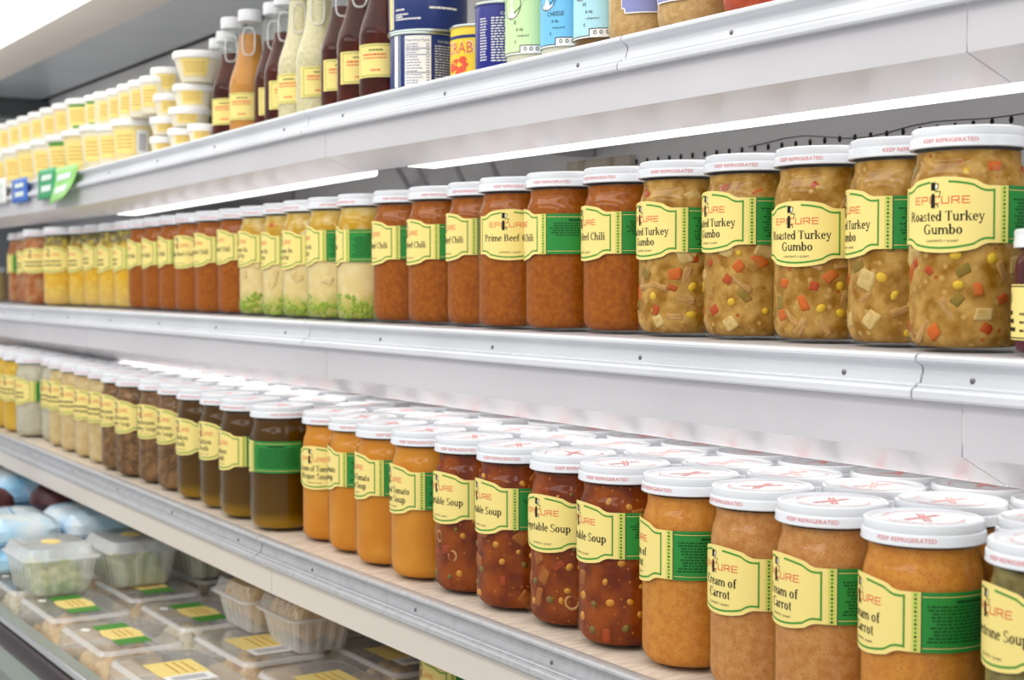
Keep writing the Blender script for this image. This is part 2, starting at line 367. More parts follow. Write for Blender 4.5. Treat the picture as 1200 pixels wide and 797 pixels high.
LABM = [YEL, GRN, GPAN, DGRN, BLK, LRED, WHT, mat('lime_print', (214, 218, 104), .5)]
def hh(u):
    q = abs(u)/36
    if q < .72: g = 1-.42*(q/.72)**2
    elif q < 1: g = .58*(1-(q-.72)/.28)**1.7
    else: g = 0
    return 21.5+7.2*g
def jar_label(lines, blur=False):
    p = Print(); rng = random.Random(hash(' '.join(lines)) % 1000 if False else len(' '.join(lines)))
    p.band(-43, 43, hh, lambda u: -hh(u), 0, 0)
    hb = lambda u: hh(u*36/33.5)-2.8
    for sgn in (1, -1):
        for a, b in (((-39.5, -10), (5, 39.5)) if sgn > 0 else ((-39.5, 39.5),)):
            if sgn > 0: p.band(a, b, hb, lambda u: hb(u)-1.65, 1, 1)
            else: p.band(a, b, lambda u: -hb(u)+1.65, lambda u: -hb(u), 1, 1)
    for x in (-39.5, 38.2): p.rect(x, -19, x+1.5, 19, 1, 1)
    # logo: wide red capitals and the little dark figure over the C
    y0, hgt = 8.6, 5.0; wd = .72; x = -25
    let = {'E': [[(5, 0), (0, 0), (0, 1), (5, 1)], [(0, .5), (4.6, .5)]], 'P': [[(0, 0), (0, 1), (5, 1), (5.2, .5), (0, .45)]], 'I': [[(.6, 0), (.6, 1)]],
           'C': [[(5.4, 0), (.6, 0), (0, .25), (0, .75), (.6, 1), (5.4, 1)]], 'U': [[(0, 1), (0, .2), (.6, 0), (5, 0), (5.4, .2), (5.4, 1)]], 'R': [[(0, 0), (0, 1), (5.2, 1), (5.4, .5), (0, .45)], [(3, .45), (5.6, 0)]]}
    for c, adv in zip('EPICURE', (7.2, 7.2, 3, 7.6, 7.8, 7.8, 6)):
        for st in let[c]: p.stroke([(x+a, y0+b*hgt) for a, b in st], wd, 5)
        x += adv
    p.rect(-9, 18.5, -5.4, 24.6, 4, 3); p.rect(-9, 5.2, -5.6, 14.5, 4, 3); p.rect(-8.4, 14.5, -6, 16, 4, 3)
    p.stroke([(-5.2, 24), (-2.6, 23), (-3.4, 20), (-5, 18.4)], .5, 4, 3); p.stroke([(-5.4, 17.6), (-1, 17.6), (-2.2, 13)], .5, 4, 3)
    p.stroke([(-5, 8), (-3.4, 7.6), (-3.2, 5.6)], .6, 4, 3); p.rect(-5.2, 19.5, -3.6, 22.5, 6, 2)
    if blur:
        for y in (-5, -13.5): p.bars(-24, 24, y, 3.6, 4, rng, gap=1.4, wmin=2, wmax=6)
    elif len(lines) == 1: p.serif(lines[0], 0, -7.2, 11.6, 4, 66)
    else:
        p.serif(lines[0], 0, -4.6, 11.2, 4, 64); p.serif(lines[1], 0, -14.6, 11.2, 4, 64)
    p.sans('CONTENTS 1 QUART', 0, -20.6, 2.5, 4, 26)
    # ornament strip and ingredients panel
    p.rect(43, -21.5, 51, 21.5, 0, 0); p.rect(44.4, -21.5, 50, 21.5, 7, 1)
    for i in range(14):
        y = -19.5+i*3
        p.poly([(47.1, y-1.1), (48.4, y), (47.1, y+1.1), (45.8, y)], 3 if i % 3 == 0 else 1, 3)
    p.rect(50.8, -21.5, 51.3, 21.5, 4, 3)
    p.rect(51, -21.5, 124, 21.5, 2, 0)
    for y in (-18.6, 18): p.rect(52, y, 123, y+.5, 0, 1); p.rect(52, y+.6, 123, y+1, 3, 1)
    p.rect(76, 13.4, 100, 15.8, 3, 1)
    for i in range(11 if len(lines) > 1 else 6):
        wq = rng.uniform(26, 33); p.bars(88-wq, 88+wq, 10.6-i*2.5, 1.35, 3, rng, 1)
    return p.wrap('label', .0463, LABM)

# ------------------------------------------------------------------ the jar
RB, HJ = .046, .172
GLASSP = [(.034, .0), (.0375, .0006), (.0415, .003), (.0442, .007), (.0456, .012), (RB, .018), (RB, .122), (.0458, .128), (.0450, .1340), (.0434, .1390), (.0419, .1425), (.0409, .1462), (.0407, .1500), (.0413, .1510), (.0413, .1535), (.0405, .1545), (.0405, .160)]
ME_GLASS = lathe('glass', GLASSP, GLASS, 56, True, False, sharp=60)
CONTP = [(.032, .0035), (.0375, .0045), (.0412, .008), (.0432, .0135), (.0436, .02), (.0436, .122), (.0432, .129), (.0420, .1365), (.0402, .1415), (.0391, .1455), (.0389, .1530), (.0385, .1535)]
ME_CONT = {k: lathe('contents_'+k, CONTP, m, 48) for k, m in FOOD.items()}
def lid_mesh():
    prof = [(.0412, .1560), (.0444, .1558), (.0451, .1566), (.0449, .1582), (.0446, .1592), (.0446, .1630), (.0441, .1640), (.0432, .1644), (.0432, .1650), (.0436, .1656), (.0436, .1694), (.0430, .1711), (.0414, .1720), (.0392, .1718), (.0378, .1709), (.0362, .1705), (.02, .1710)]
    me = lathe('lid', prof, [LIDW, RED], 96, False, True, knurl=(9, 10), sharp=35)
    p = Print()
    p.sans('KEEP REFRIGERATED', 0, 159.3, 4.4, 1, 44, 1); p.sans('KEEP REFRIGERATED', 138, 159.3, 4.4, 1, 44, 1)
    a = p.wrap('x', .04475, [RED])
    q = Print(); rng = random.Random(3)
    for an in (28, -24):                                     # crossed red lines of print on the top
        ca, sa = cos(radians(an)), sin(radians(an))
        for yy in (-1.7, 1.7):
            x = -17
            while x < 17:
                w_ = rng.uniform(2.4, 5)
                q.poly([(cx*ca-cy*sa, cx*sa+cy*ca) for cx, cy in ((x, yy-1.15), (x+w_, yy-1.15), (x+w_, yy+1.15), (x, yy+1.15))], 1, 1); x += w_+.7
    for k in range(34):
        if 9 < k < 14 or 26 < k < 30: continue
        q.ring(0, 0, 29.5, 29.5, 1.5, 1.5, k*360/34, k*360/34+7.4, 1, 1, 1)
    V = [tuple(v.co) for v in me.vertices]; Fc = [tuple(f.vertices) for f in me.polygons]; nm = [0]*len(Fc)
    b = len(V); V += [tuple(v.co) for v in a.vertices]; Fc += [tuple(i+b for i in f.vertices) for f in a.polygons]; nm += [1]*len(a.polygons)
    b = len(V); V += [(x/1000, y/1000, .1712) for x, y, l in q.V]; Fc += [tuple(i+b for i in f) for f in q.F]; nm += [2]*len(q.F)
    out = mk('lid', V, Fc, [LIDW, RED, mat('pale_red_print', (240, 160, 156), .5)], nm, True); return autosmooth(out, 30)
ME_LID = lid_mesh()
_lab = {}
def lab(key):
    if key not in _lab: _lab[key] = jar_label(key[1:] if key[0] == '*' else key, key[0] == '*')
    return _lab[key]
# pieces of food that press against the glass
def cube_piece(n, a, b, c, m, bev=.0019):
    me = box(n, -a, a, -b, b, -c, c, m, bev); rg = random.Random(len(n)*7)
    for v in me.vertices:
        f = .0006
        v.co.x += rg.uniform(-f, f)*.5; v.co.y += rg.uniform(-f, f)+.12*v.co.z; v.co.z += rg.uniform(-f, f)
    me.polygons.foreach_set('use_smooth', [True]*len(me.polygons)); return me
def ball(n, rx, ry, rz, m, u=8, v=6):
    V = [(0, 0, -rz)]; Fc = []
    for j in range(1, v):
        for i in range(u):
            e = -pi/2+pi*j/v; V.append((rx*cos(e)*cos(2*pi*i/u), ry*cos(e)*sin(2*pi*i/u), rz*sin(e)))
    V.append((0, 0, rz)); top = len(V)-1
    for i in range(u):
        Fc.append((0, 1+(i+1) % u, 1+i)); Fc.append((top, 1+(v-2)*u+i, 1+(v-2)*u+(i+1) % u))
        for j in range(v-2): Fc.append((1+j*u+i, 1+j*u+(i+1) % u, 1+(j+1)*u+(i+1) % u, 1+(j+1)*u+i))
    return mk(n, V, Fc, m, None, True)
PC = {
 'carrot_cube': cube_piece('carrot_cube', .0025, .0055, .0050, mat('carrot_piece', (206, 98, 24), .5, .2, c2=(180, 106, 40), scale=160, lo=.45, hi=.75)),
 'pepper_piece': cube_piece('pepper_piece', .0025, .0042, .0036, mat('pepper_piece', (182, 70, 22), .5, .2, c2=(166, 96, 34), scale=160, lo=.45, hi=.75)),
 'potato_cube': cube_piece('potato_cube', .0025, .0070, .0066, mat('potato_piece', (212, 180, 116), .5, .2, c2=(184, 142, 72), scale=160, lo=.45, hi=.75)),
 'celery_piece': cube_piece('celery_piece', .0025, .0055, .0040, mat('celery_piece', (136, 112, 34), .5, .2, c2=(160, 116, 44), scale=160, lo=.45, hi=.75)),
 'turkey_shred': cube_piece('turkey_shred', .0022, .0032, .0090, mat('turkey_piece', (198, 152, 96), .5, .15, c2=(178, 130, 66), scale=300, stretch=(1, 3, .4))),
 'corn_kernel': ball('corn_kernel', .003, .0042, .0036, mat('corn_piece', (222, 178, 44), .5, .3)),
 'pea': ball('pea', .0034, .0036, .0036, mat('pea_piece', (112, 128, 26), .4, .4)),
 'soup_kernel': ball('corn_kernel', .003, .0038, .0034, mat('soup_corn_piece', (206, 136, 24), .35, .5)),
 'soup_potato': cube_piece('potato_cube', .0025, .0060, .0075, mat('soup_potato_piece', (166, 94, 28), .5, .2, c2=(140, 66, 14), scale=160, lo=.45, hi=.75)),
 'soup_pea': ball('pea', .0034, .0034, .0034, mat('soup_pea_piece', (118, 94, 18), .4, .4)),
 'soup_carrot': cube_piece('carrot_cube', .0025, .0042, .0055, mat('soup_carrot_piece', (160, 62, 12), .5, .2, c2=(136, 56, 10), scale=160, lo=.45, hi=.75)),
}
PC['pale_potato'] = cube_piece('potato_cube', .0025, .0075, .0060, mat('pale_potato_piece', (230, 206, 150), .5, .2, c2=(214, 182, 116), scale=120))
PC['pasta_ring'] = tube('pasta_ring', [(0, .0052*cos(a*pi/8), .0052*sin(a*pi/8)) for a in range(16)], .0013, mat('pasta_piece', (202, 146, 84), .4, .4), 6, True)
def scatter(parent, kinds, face, rng, zlo=.012, zhi=.142, spread=1.9):
    placed = []
    for kind, cnt in kinds:
        for _ in range(cnt):
            for tr in range(25):
                a = face+rng.uniform(-spread, spread)*rng.uniform(.5, 1); z = rng.uniform(zlo, zhi)
                if all((a-b)**2*.0019+(z-c)**2 > .0105**2 for b, c in placed): break
            placed.append((a, z))
            r = (.0428 if kind in ('corn_kernel', 'soup_kernel', 'pea', 'soup_pea', 'pasta_ring') else .0421)-(0 if z < .125 else .0025)
            link({'soup_kernel': 'corn_kernel', 'soup_potato': 'potato_cube', 'pale_potato': 'potato_cube', 'soup_pea': 'pea', 'soup_carrot': 'carrot_cube'}.get(kind, kind), PC[kind], parent, (r*cos(a), r*sin(a), z), (rng.uniform(-1.5, 1.5), rng.uniform(-.1, .1), a+rng.uniform(-.1, .1))).scale = (.95, rng.uniform(.75, 1.35), rng.uniform(.75, 1.35))
def peas_mesh(seed):
    rng = random.Random(seed); b = ball('pea', .0036, .0036, .0036, MATS['bright_pea'], 7, 5); V = []; Fc = []
    bv = [tuple(v.co) for v in b.vertices]; bf = [tuple(f.vertices) for f in b.polygons]
    for i in range(240):
        a = rng.uniform(0, 2*pi); top = .030+.008*sin(a*2+seed); z = rng.uniform(.006, top); r = .0416 if z > .012 else .039
        k = len(V); V += [(x+r*cos(a), y+r*sin(a), q+z) for x, y, q in bv]; Fc += [tuple(j+k for j in f) for f in bf]
    return mk('peas', V, Fc, MATS['bright_pea'], None, True)
mat('bright_pea', (142, 164, 38), .4, .4)
def cam_angle(x, y): return atan2(-y, -x)
def jar(x, y, z, kind, name, label, group, text=None, edge=None, chef=None, rot=None, lz=.104, seed=0, cat='jar', with_label=True):
    t = thing(name, label, cat, (x, y, z), 0, group)
    rng = random.Random(seed*17+3); fa = cam_angle(x, y)
    link('glass', ME_GLASS, t)
    c = link('contents', ME_CONT[kind], t, (0, 0, 0), (0, 0, 0))
    link('lid', ME_LID, t, (0, 0, 0), (0, 0, fa+rng.uniform(.2, .9)-1.2+rng.choice([0, 0, .5])))
    if with_label:
        u0, v0, zc = pix(x, y, z+lz); rp = .0463*F/zc
        if edge is not None: b = asin(max(-1, min(1, (edge-u0)/rp)))-43/46.3
        elif chef is not None: b = asin(max(-1, min(1, (chef-u0)/rp)))+7/46.3
        else: b = rot or 0
        link('label', lab(text), t, (0, 0, lz), (0, 0, fa+b))
    if kind == 'gumbo' and with_label:
        scatter(c, (('potato_cube', 6), ('carrot_cube', 6), ('corn_kernel', 10), ('pepper_piece', 7), ('celery_piece', 5), ('turkey_shred', 14)), fa, rng)
    if kind == 'vegetable' and with_label:
        scatter(c, (('soup_potato', 9), ('soup_kernel', 15), ('soup_pea', 13), ('soup_carrot', 7), ('pasta_ring', 4)), fa, rng)
    if kind == 'potpie' and with_label:
        o = link('peas', peas_mesh(seed), c); o['kind'] = 'stuff'
        scatter(c, (('pale_potato', 7), ('carrot_cube', 1)), fa, rng, .05, .138)
    return t

# ------------------------------------------------------------------ the refrigerated case
WALL = 1.305; S_END = 4.85
H_MID, H_LOW, H_TOP = -.0545, -.3441, .2361
D_MID, D_LOW, D_TOP = .862, .7805, .862
tilt_top = lambda s: -.0150*min(max(0, s-1.84), 1.07)
tilt_low = lambda s: .0125*min(max(0, s-1.80), 1.7)
flat_ = lambda s: 0
wall = mk('wall_back', [(.6, WALL, .6), (-S_END, WALL, .6), (-S_END, WALL, 2.6), (.6, WALL, 2.6), (.6, WALL+.05, .6), (-S_END, WALL+.05, .6), (-S_END, WALL+.05, 2.6), (.6, WALL+.05, 2.6)],
          [(0, 3, 2, 1), (4, 5, 6, 7), (0, 1, 5, 4), (2, 3, 7, 6), (1, 2, 6, 5), (0, 4, 7, 3)], mat('case_back_enamel', (240, 240, 243), .4, .4, c2=(232, 232, 236), scale=3))
wall = struct('wall_back', wall)
ew = struct('wall_left', box('wall_left', -S_END-.04, -S_END, .45, WALL, .6, 2.4, mat('end_panel_grey', (176, 182, 186), .5)))
SHN = ['nearest', 'second', 'third', 'farthest']
RAILP = [(.008, .0002), (.003, .0003), (.0004, -.0006), (-.0012, -.0026), (-.0012, -.0048), (.0004, -.0066), (.0034, -.0076), (.0058, -.0090), (.0070, -.0112), (.0070, -.0150), (.0066, -.0152), (.0066, -.0156), (.0060, -.0158), (.0046, -.0222), (.0030, -.0224), (.0004, -.0228), (-.0008, -.0238), (-.0002, -.0252), (-.0016, -.0254), (-.0040, -.0262), (-.0054, -.0278), (-.0056, -.0326), (-.0044, -.0344), (.0, -.0346)]
def shelf(level, h, D0, cuts, railcuts, tilt, mats, where, light=(), drop=.040, rd=.025):
    rm, bm, liner = mats
    for i in range(len(cuts)-1):
        s0, s1 = cuts[i]+.0006, cuts[i+1]-.0006
        t = thing('shelf', '', 'shelf', (0, 0, 0)); t['label'] = f'{SHN[i]} {where}'; t['group'] = f'{level} shelf sections'
        nn = 4
        link('shelf_board', extrude_s('shelf_board', [(D0+.010, h), (WALL-.004, h), (WALL-.004, h-.018), (D0+.010, h-.018)], s0, s1, liner, True, dz=tilt, n=nn), t)
        r0, r1 = railcuts[i]+.0011, railcuts[i+1]-.0011
        r = tag(link('price_rail', extrude_s('price_rail', [(D0+a-.001, h+b) for a, b in RAILP if a < .009]+[(D0+.009, h-.0344), (D0+.009, h)], r0, r1, rm, True, dz=tilt, n=nn)), f'{SHN[i]} {"worn metal" if level == "lower" else "pale grey"} price rail length on the {level} shelf front edge', 'price rail', f'{level} shelf price rails')
        k = r0+.08
        while k < r1:
            link('screw', ME_SCREW, r, (-k, D0+.0046, EYE+h-.0185+tilt(k)), (pi/2, 0, 0)); k += .27
        link('light_shield', extrude_s('light_shield', [(D0+.002, h-.0346), (D0+.002, h-.0346-drop), (D0+.0033, h-.0346-drop), (D0+.0033, h-.0346)], s0, s1, bm, True, dz=tilt, n=nn), t)
        a, b = D0+.002, h-.0346-drop
        if light: link('reflector', extrude_s('reflector', [(a, b), (a+.050, b-rd), (a+.052, b-rd+.001), (a+.056, b-rd+.007), (a+.012, b+.008), (a+.0015, b+.0005)], s0, s1, SHIELD, True, dz=tilt, n=nn), t)
        link('bracket', extrude_s('bracket', [(WALL-.3, h-.018), (WALL-.004, h-.018), (WALL-.004, h-.05), (WALL-.06, h-.05)], s0+.002, s0+.006, bm, True, dz=tilt), t)
        link('bracket', extrude_s('bracket', [(WALL-.3, h-.018), (WALL-.004, h-.018), (WALL-.004, h-.05), (WALL-.06, h-.05)], s1-.006, s1-.002, bm, True, dz=tilt), t)
        for (l0, l1) in light:
            if l0 >= cuts[i]-.01 and l1 <= cuts[i+1]+.01:
                lt = link('light_lens', extrude_s('light_lens', [(a+.0525, b-rd-.0005), (a+.092, b-rd-.001), (a+.096, b-rd+.0015), (a+.098, b-rd+.045), (a+.066, b-rd+.048), (a+.0535, b-rd+.004)], l0, l1, TUBE, True, dz=tilt), t, label='glowing white light lens')
                for e in (l0+.004, l1-.004):
                    link('lamp_holder', extrude_s('lamp_holder', [(a+.068, b-rd+.048), (a+.092, b-rd+.046), (a+.092, h-.019), (a+.068, h-.019)], e-.004, e+.004, bm, True, dz=tilt), t)
ME_SCREW = lathe('screw', [(.0024, -.001), (.0024, .0006), (.0016, .0013), (.0005, .0014)], SCREW, 10)
TUBE = mat('light_lens', (255, 252, 246), .4, .3, emit=1.75)
cutM = [-.42, .748, 1.835, 2.93, S_END-.005]
shelf('middle', H_MID, D_MID, cutM, [-.42, .79, 1.895, 2.99, S_END-.005], flat_, (RAIL, ENAMEL, ENAMEL), 'section of the white middle shelf, under the waist-high row of jars', [(-.4, .747), (.749, 1.80), (1.87, 2.90)])
shelf('top', H_TOP, D_TOP, cutM, [-.42, 1.165, 1.895, 2.96, S_END-.005], tilt_top, (RAIL, ENAMEL, ENAMEL), 'section of the white top shelf, under the bottles, cans and tubs', [(-.4, .747), (.749, 1.70), (1.87, 2.90)], .035, .019)
shelf('lower', H_LOW, D_LOW, cutM, [-.42, .82, 1.875, 2.99, S_END-.005], tilt_low, (WORN, mat('cream_enamel', (226, 218, 208), .4), LINER), 'section of the lower shelf with worn metal rail, over the deli well', [], .036)
# slots, stained plate and fittings on the back wall
slot = lathe('slot', [(.0030, 0), (.0030, .002), (.0018, .0021)], DARK, 10)
for i in range(75):
    s = -.1+i*.0254
    o = link('slot', slot, wall, (-s, WALL+.0008, EYE+.172), (pi/2, 0, 0)); o.scale = (.8, 1.35, 1)
p0 = at_D(664, 176, WALL-.012); p1 = at_D(738, 196, WALL-.012)
tag(link('stained_plate', box('stained_plate', p0[0], p1[0], WALL-.012, WALL-.001, p1[2]-.02, EYE+.182, mat('stained_cream_plate', (214, 206, 190), .5, c2=(150, 112, 44), scale=26, lo=.52, hi=.66, stretch=(1, 1, .25)), .002)), 'cream plate with brown stains on the back wall behind the chili jars', 'plate')
edge_pts = []
for i in range(40):
    s = .12+i*.035; edge_pts.append((-s, WALL-.003, EYE+.188+.006*sin(i*.9)*sin(i*.23)-(.012 if s > 1.02 else 0)))
tag(link('plastic_sheet_edge', tube('plastic_sheet_edge', edge_pts, .0007, mat('grey_edge', (90, 88, 88), .5), 6)), 'thin wavy dark edge running along the back wall above the jars', 'trim')
top2 = [o for o in COL.objects if o.name.startswith('shelf') and o.get('group') == 'top shelf sections'][2]
for i, (u, v) in enumerate(((452, 205), (478, 212), (520, 206), (560, 200))):
    q = at_D(u, v, WALL-.08)
    link('strut', tube('strut', [(q[0]-.05, WALL-.004, q[2]-.02), (q[0], WALL-.05, q[2]+.004), (q[0]+.05, WALL-.1, EYE+H_TOP-.022)], .005, ENAMEL, 8), top2)
# canopy over the top shelf
HC = .572
can = thing('canopy', 'grey case canopy with a bright light panel above the top shelf', 'canopy')
link('ceiling_panel', extrude_s('ceiling_panel', [(1.05, HC), (1.275, HC), (1.275, HC+.02), (1.05, HC+.02)], -.42, S_END, mat('canopy_grey', (206, 213, 218), .22, .5, c2=(196, 203, 208), scale=2), True), can)
link('cream_trim', extrude_s('cream_trim', [(.866, HC-.004), (1.05, HC-.002), (1.05, HC+.02), (.866, HC+.02)], -.42, S_END, mat('canopy_cream', (244, 234, 224), .4), True), can)
link('light_diffuser', extrude_s('light_diffuser', [(.52, HC-.036), (.855, HC-.036), (.862, HC-.028), (.862, HC+.01), (.52, HC+.01)], -.42, S_END+.6, mat('diffuser', (255, 253, 248), .4, emit=1.8), True), can)
link('dark_gap', extrude_s('dark_gap', [(1.275, HC+.004), (WALL-.001, HC+.004), (WALL-.001, HC+.03), (1.275, HC+.03)], -.42, S_END, DARK, True), can)
link('end_shade_band', box('end_shade_band', -S_END, -S_END+.05, .5, WALL-.002, EYE+HC-.055, EYE+HC-.006, mat('end_shade_dark', (84, 90, 92), .5)), can)  # dark band painting the shade across the top of the end wall

# ------------------------------------------------------------------ jars on the middle shelf
ORD = ['first', 'second', 'third', 'fourth', 'fifth', 'sixth', 'seventh', 'eighth', 'ninth', 'tenth', 'eleventh', 'twelfth', 'thirteenth', 'fourteenth', 'fifteenth', 'sixteenth', 'seventeenth', 'eighteenth', 'nineteenth', 'twentieth']
GUM, CHI, POT = ('Roasted Turkey', 'Gumbo'), ('Prime Beef Chili',), ('Chicken In', 'The Pot')
BL = ('*', 'soup', 'text')
MID = [  # left edge px, kind, label, edge px or ('c', px), label height, extra depth
 (1066, 'gumbo', GUM, 1168, .1045, 0), (994, 'gumbo', GUM, 1036, .102, .018), (907, 'gumbo', GUM, 988, .0955, 0), (825, 'gumbo', GUM, 876, .1095, 0), (748, 'gumbo', GUM, 797, .104, 0),
 (683, 'chili', CHI, 720, .104, 0), (616, 'chili', CHI, 633.5, .105, 0), (561, 'chili', CHI, ('c', 590.5), .1065, 0), (524, 'chili', CHI, 552, .107, .012), (478, 'chili', CHI, 508, .103, 0), (437, 'chili', CHI, 462.5, .104, 0),
 (395, 'potpie', POT, 405, .102, 0), (360, 'potpie', POT, 377, .104, 0), (331, 'potpie', POT, 356.5, .1, .006), (307, 'potpie', POT, 326, .101, .014), (280, 'potpie', POT, 303, .105, 0),
 (255, 'chili', CHI, 277, .11, 0), (228, 'chili', CHI, 251, .107, 0), (205, 'chili', CHI, 236, .105, 0), (186, 'chili', CHI, 199, .107, .008), (167, 'chili', CHI, 182, .106, .008), (150, 'chili', CHI, 164, .106, .01),
 (133, 'noodle', BL, 146, .1, 0), (115, 'noodle', BL, 131, .1, 0), (98, 'noodle', BL, 113, .104, 0), (80, 'noodle', BL, 100, .101, 0), (71, 'noodle', BL, 82, .101, .02),
 (59, 'orange', BL, 70, .1, .01), (46, 'orange', BL, 60, .101, 0), (34, 'orange', BL, 47, .1, 0), (20, 'orange', BL, 33, .1, 0), (9, 'orange', BL, 14, .098, 0)]
def settle(px_list, D0, h, tilt, extra):
    """left silhouette in the photo -> place on the shelf; jars that would touch move back a little"""
    out = []
    for px, ex in zip(px_list, extra):
        D = D0+ex
        for it in range(40):
            s = s_from_left(px, D, .0445, h+.162)
            if all((s-a)**2+(D-b)**2 >= .0929**2 for a, b in out): break
            D += .003
        if D > D0+.040:
            D = D0; s = s_from_left(px, D, .0445, h+.162)
            while any((s-a)**2+(D-b)**2 < .0929**2 for a, b in out): s += .001
        out.append((s, D))
    return out
pos = settle([m[0] for m in MID], .9238, H_MID, flat_, [m[5] for m in MID])
cnt = {}
DESC = {'gumbo': ('turkey gumbo jar with vegetable chunks', 'on the middle shelf, {} from the right'),
        'potpie': ('layered chicken and pea jar', 'on the middle shelf, {} of five from the right'),
        'noodle': ('yellow chicken soup jar', 'near the left end of the middle shelf, {} from the right'),
        'orange': ('orange brown soup jar', 'at the far left of the middle shelf, {} from the right')}
for i, (m, (s, D)) in enumerate(zip(MID, pos)):
    k = m[1]; g = k if not (k == 'chili' and i > 12) else 'chili_far'
    n = cnt.get(g, 0); cnt[g] = n+1
    if k == 'chili': d = ('brown chili jar', 'between gumbo and layered chicken jars, {} from the right') if g == 'chili' else ('brown chili jar', 'left of the layered chicken jars, {} from the right')
    else: d = DESC[k]
    e = m[3]
    jar(-s, D, EYE+H_MID+.0004, k, 'soup_jar', f'{d[0]} {d[1].format(ORD[n])}', 'quart jars along the middle shelf', m[2],
        edge=None if isinstance(e, tuple) else e, chef=e[1] if isinstance(e, tuple) else None, lz=m[4], seed=i)
# small beetroot jar at the right edge, and a shorter jar far left
ME_SG = lathe('glass', [(r*.80, z*.52) for r, z in GLASSP], GLASS, 40, True, False, sharp=60)
ME_SC = lathe('contents', [(r*.80, z*.52) for r, z in CONTP], FOOD['beet'], 40)
ME_SC2 = lathe('contents', [(r*.80, z*.52) for r, z in CONTP], FOOD['chowder'], 40)
ME_SL = lathe('lid', [(.034, .0785), (.0362, .0785), (.0362, .083), (.0356, .084), (.0358, .0905), (.0345, .092), (.03, .0922), (.01, .0924)], LIDW, 48, False, True)
def small_label():
    p = Print(); p.rect(-34, 0, 34, 40, 0, 0); 
    for a in ((-33, 1, 33, 1.9), (-33, 38.1, 33, 39), (-33, 1, -32.1, 39), (32.1, 1, 33, 39)): p.rect(*a, 4, 1)
    p.serif('B', -24, 27, 10, 4)
    for i in range(3): p.rect(-28, 6+i*6, -14-i*3, 9+i*6, 4, 1)
    p.bars(-8, 26, 18, 1.6, 4, random.Random(4)); p.bars(-8, 26, 12, 1.6, 4, random.Random(5)); p.bars(-8, 26, 6, 1.6, 4, random.Random(6))
    return p.wrap('label', .0372, LABM)
def small_label2():
    p = Print(); p.rect(-34, 0, 34, 40, 0, 0); p.bars(-26, 26, 22, 3, 4, random.Random(2)); p.bars(-26, 26, 12, 3, 4, random.Random(3)); return p.wrap('label', .0372, LABM)
for px, D, cm, lm, lb, dz in ((1187, .915, ME_SC, small_label(), 'small jar of dark red beet preserve at the right end of middle shelf', 0), (-24, .97, ME_SC2, small_label2(), 'short cream coloured jar alone past the left end of the jar row', 0)):
    s = s_from_left(px, D, .0365, H_MID+.08)
    t = thing('preserve_jar', lb, 'jar', (-s, D, EYE+H_MID+.0004)); fa = cam_angle(-s, D)
    link('glass', ME_SG, t); link('contents', cm, t); link('lid', ME_SL, t); link('label', lm, t, (0, 0, .012), (0, 0, fa-.75))

# ------------------------------------------------------------------ jars on the lower shelf
TOM, VEG, CAR, MIN, BRO, MUS = ('Cream of Tomato', 'Bisque Soup'), ('Vegetable Soup',), ('Cream of', 'Carrot'), ('Minestrone Soup',), ('Chicken', 'Broth'), ('Mushroom', 'Barley Soup')
LOW = [  # left px, kind, text, edge, (label top px, bottom px)
 (1154.5, 'minestrone', MIN, ('c', 1160), (673, 772)), (1009, 'carrot', CAR, 1067, (683, 775.6)), (908.7, 'carrot_pale', CAR, 969, (656, 742.6)), (832, 'carrot_pale', CAR, 895, (645, 726.5)), (752, 'carrot', CAR, 780, (614.5, 689)),
 (678, 'vegetable', VEG, 723, (592, 665)), (621, 'vegetable', VEG, ('c', 629.5), (582, 650)), (558.7, 'vegetable', VEG, 599, (565, 629)), (509.4, 'vegetable', VEG, 553.5, (555, 617)),
 (458, 'tomato', TOM, 490.5, (546, 606)), (417, 'tomato', TOM, 443, (533.7, 587.7)), (385, 'tomato', TOM, 401, (525, 577.6)), (354, 'tomato', TOM, ('c', 363.5), (524, 574.5)),
 (293, 'broth', BRO, 295.5, (515, 558)), (257.6, 'broth', BRO, 283, (507, 552)), (234, 'broth', BRO, ('c', 236.5), (495.7, 540)), (207, 'broth', BRO, ('c', 209.5), (491.7, 534)),
 (184.4, 'mushroom', MUS, ('c', 187), (480, 522)), (162, 'mushroom', MUS, ('c', 166), (475, 515)), (135.5, 'mushroom', MUS, ('c', 138), (470, 509)), (118, 'mushroom', MUS, ('c', 120), (463, 501)),
 (103, 'chowder', BL, ('c', 106), (460, 496)), (87, 'chowder', BL, ('c', 90), (457, 493)), (70, 'chowder', BL, ('c', 74), (452, 487)), (56, 'chowder', BL, ('c', 60), (448, 480)),
 (48, 'white', BL, ('c', 51), (446, 478)), (18, 'white', BL, 38, (444, 474)), (3, 'yellow', BL, ('c', 7), (440, 470)), (-10, 'yellow', BL, ('c', -7), (438, 468)), (-24, 'yellow', BL, ('c', -20), (436, 466)), (-38, 'yellow', BL, ('c', -34), (434, 464))]
LD = {'minestrone': 'olive minestrone soup jar', 'carrot': 'orange carrot soup jar', 'carrot_pale': 'pale tan carrot soup jar', 'vegetable': 'dark red vegetable soup jar', 'tomato': 'smooth orange tomato bisque jar',
      'broth': 'dark olive broth jar', 'mushroom': 'brown mushroom barley soup jar', 'chowder': 'beige chowder jar', 'white': 'greyish white soup jar', 'yellow': 'yellow soup jar'}
pos = settle([m[0] for m in LOW], .8365, H_LOW, tilt_low, [0]*len(LOW))
cnt = {}; placed = []; front = []
